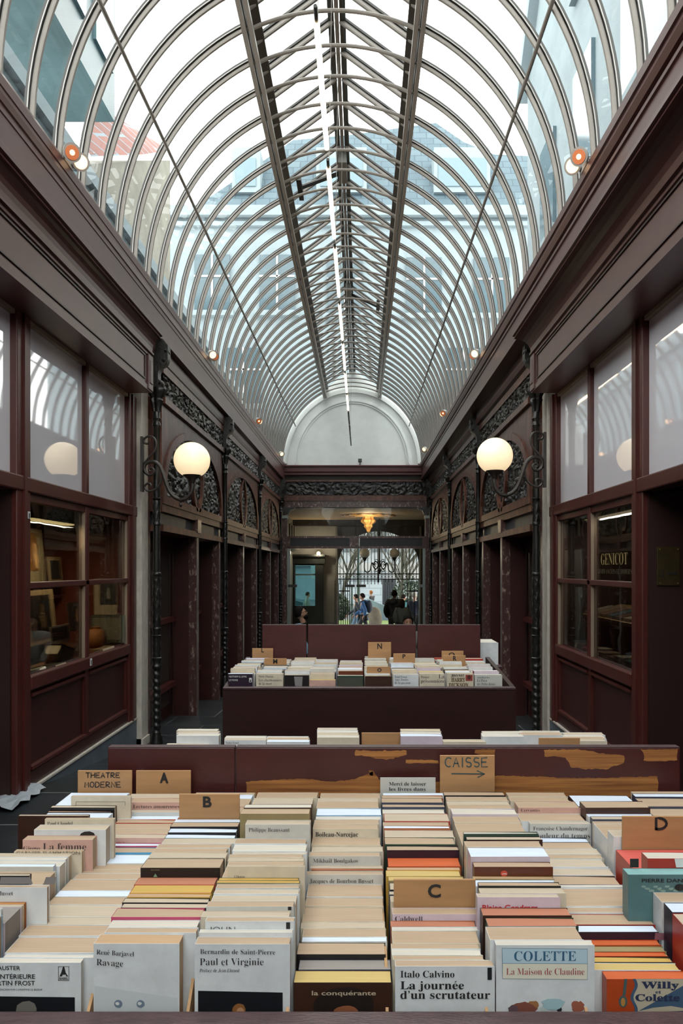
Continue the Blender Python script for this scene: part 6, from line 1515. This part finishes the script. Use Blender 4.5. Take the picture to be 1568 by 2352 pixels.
    if glasses:
        b_ = MB()
        for s_ in (-1, 1):
            b_.tube([(s_ * .034 + .026 * math.cos(q), .104, .014 + .022 * math.sin(q)) for q in [i * PI / 6 for i in range(12)]], .004, 6, closed=True)
            b_.tube([(s_ * .06, .104, .016), (s_ * .082, .0, .02)], .0035, 6)
        b_.tube([(-.01, .106, .016), (.01, .106, .016)], .0035, 6); hpart(b_, 'glasses', M_black)
    if hood:
        c = W((0, -.10, hip + .50)); b_ = MB().ell((0, 0, 0), (.15, .09, .10), 14, 10)
        me = bpy.data.meshes.new('hood'); me.from_pydata([Vector(v) * k + c for v in b_.v], [], b_.f); link(me, 'hood', top)
    return t, W, k
M_hbrown = mat('hair_dark_brown', '#1f1613', .85, spec=.1); M_hblack = mat('hair_black', '#15110f', .85, spec=.1); M_hgrey = mat('hair_grey', '#9b948c', .85, spec=.1); M_hred = mat('hair_ginger', '#8a5a38', .85, spec=.1); M_hlong = mat('hair_brown', '#3a281e', .85, spec=.1)
J_blue = mat('jacket_blue', '#2d5a8c', .7); J_dark = mat('coat_black', '#131418', .7); J_navy = mat('coat_navy', '#1a2236', .7); J_grey = mat('coat_grey_melange', '#77736c', .8, .3, 60); J_brown = mat('jacket_dark_denim', '#232a33', .7); J_teal = mat('top_teal', '#3c6f74', .7); J_lt = mat('jacket_light_blue', '#7d9cb4', .7); J_beige = mat('coat_beige', '#8a8474', .7)
T_dark = mat('trousers_dark', '#15171b', .7); T_jean = mat('trousers_jeans', '#56728a', .7)
def at(pxx, Y): return (pxx - VX) * Y / FPX
def stool(X, Y, label):
    t = thing('stool', label, 'stool', (X, Y, floor_z(Y)))
    z = floor_z(Y) + .43
    MB().lathe(X, Y, [(.17, z - .03), (.18, z - .01), (.17, z)], 20).build('seat', M_maroon, t, smooth=True)
    for dx, dy in ((-1, -1), (1, -1), (1, 1), (-1, 1)): MB().tube([(X + dx * .13, Y + dy * .13, floor_z(Y)), (X + dx * .09, Y + dy * .09, z - .02)], .015, 8).build('leg', M_black, t)
Yp = 27; _, Wb, kb = person('person in blue hooded jacket walking left with a dark backpack', at(834, Yp), Yp, -80, 1.76, M_hbrown, J_blue, T_dark, 'walk', -2.73, hood=True)
bpk = thing('backpack', 'dark navy backpack worn by the person in blue', 'backpack', (at(834, Yp), Yp, -2.73))
c = Wb((0, -.22, 1.28)); X0, Y0_ = at(834, Yp), Yp
b_ = MB().ell((0, 0, 0), (.17, .13, .24), 16, 12); b_.v = [(v[0] * math.cos(math.radians(80)) - v[1] * math.sin(math.radians(80)), v[0] * math.sin(math.radians(80)) + v[1] * math.cos(math.radians(80)), v[2]) for v in b_.v]
b_.xf(lambda x, y, z: (x + c.x + X0, y + c.y + Y0_, z + c.z - 2.73)).build('bag', J_navy, bpk, smooth=True)
for s_ in (-1, 1):
    P = [Wb(p) + Vector((X0, Y0_, -2.73)) for p in ((s_ * .11, -.16, 1.45), (s_ * .12, -.05, 1.52), (s_ * .12, .10, 1.46), (s_ * .13, .155, 1.30), (s_ * .14, .10, 1.15), (s_ * .12, -.12, 1.1))]
    MB().tube(P, .018, 8).build('strap', J_navy, bpk, smooth=True)
Yp = 28; person('person in dark jacket and jeans walking left beside the blue jacket', at(819, Yp), Yp, -85, 1.70, M_hbrown, J_brown, T_jean, 'walk', -2.74)
Yp = 22.5; person('person in black coat seen from behind under the gate', at(905, Yp), Yp, 15, 1.80, M_hbrown, J_dark, T_dark, 'stand', None, hood=True, bulk=.045)
Yp = 21.0; person('person with long brown hair in grey coat, back turned', at(923, Yp), Yp, 10, 1.50, M_hlong, J_grey, T_dark, 'stand', None, hairlen=.22, bulk=.03)
Yp = 26; person('person in navy coat standing behind the right gate leaf', at(951, Yp), Yp, 20, 1.82, M_hgrey, J_navy, T_dark, 'stand', -2.72)
Yp = 29; person('small person in teal top between the black and navy coats', at(925, Yp), Yp, 60, 1.66, M_hbrown, J_teal, T_dark, 'stand', -2.75)
Yp = 38; person('distant ginger-haired person passing before the white block wall', at(853, Yp), Yp, -60, 1.68, M_hred, J_dark, T_dark, 'walk', -2.88)
Yp = 33; person('person in beige coat seen through the left shop window', at(705, Yp), Yp, 80, 1.72, M_hlong, J_beige, T_dark, 'walk', -2.84)
Yp = 12.5; stool(at(687, Yp), Yp, 'low stool under the bearded person in glasses'); person('bearded person in glasses looking up above the left far board', at(686, Yp), Yp, 90, 1.74, M_hblack, J_lt, T_dark, 'sit', floor_z(Yp) + .05, pitch=24, beard=M_hblack, glasses=True)
Yp = 12.2; stool(at(935, Yp), Yp, 'low stool under the dark-haired person at right'); person('dark-haired person peeking over the right far board', at(935, Yp), Yp, 172, 1.66, M_hblack, J_grey, T_dark, 'sit', floor_z(Yp) - .02, pitch=-8)
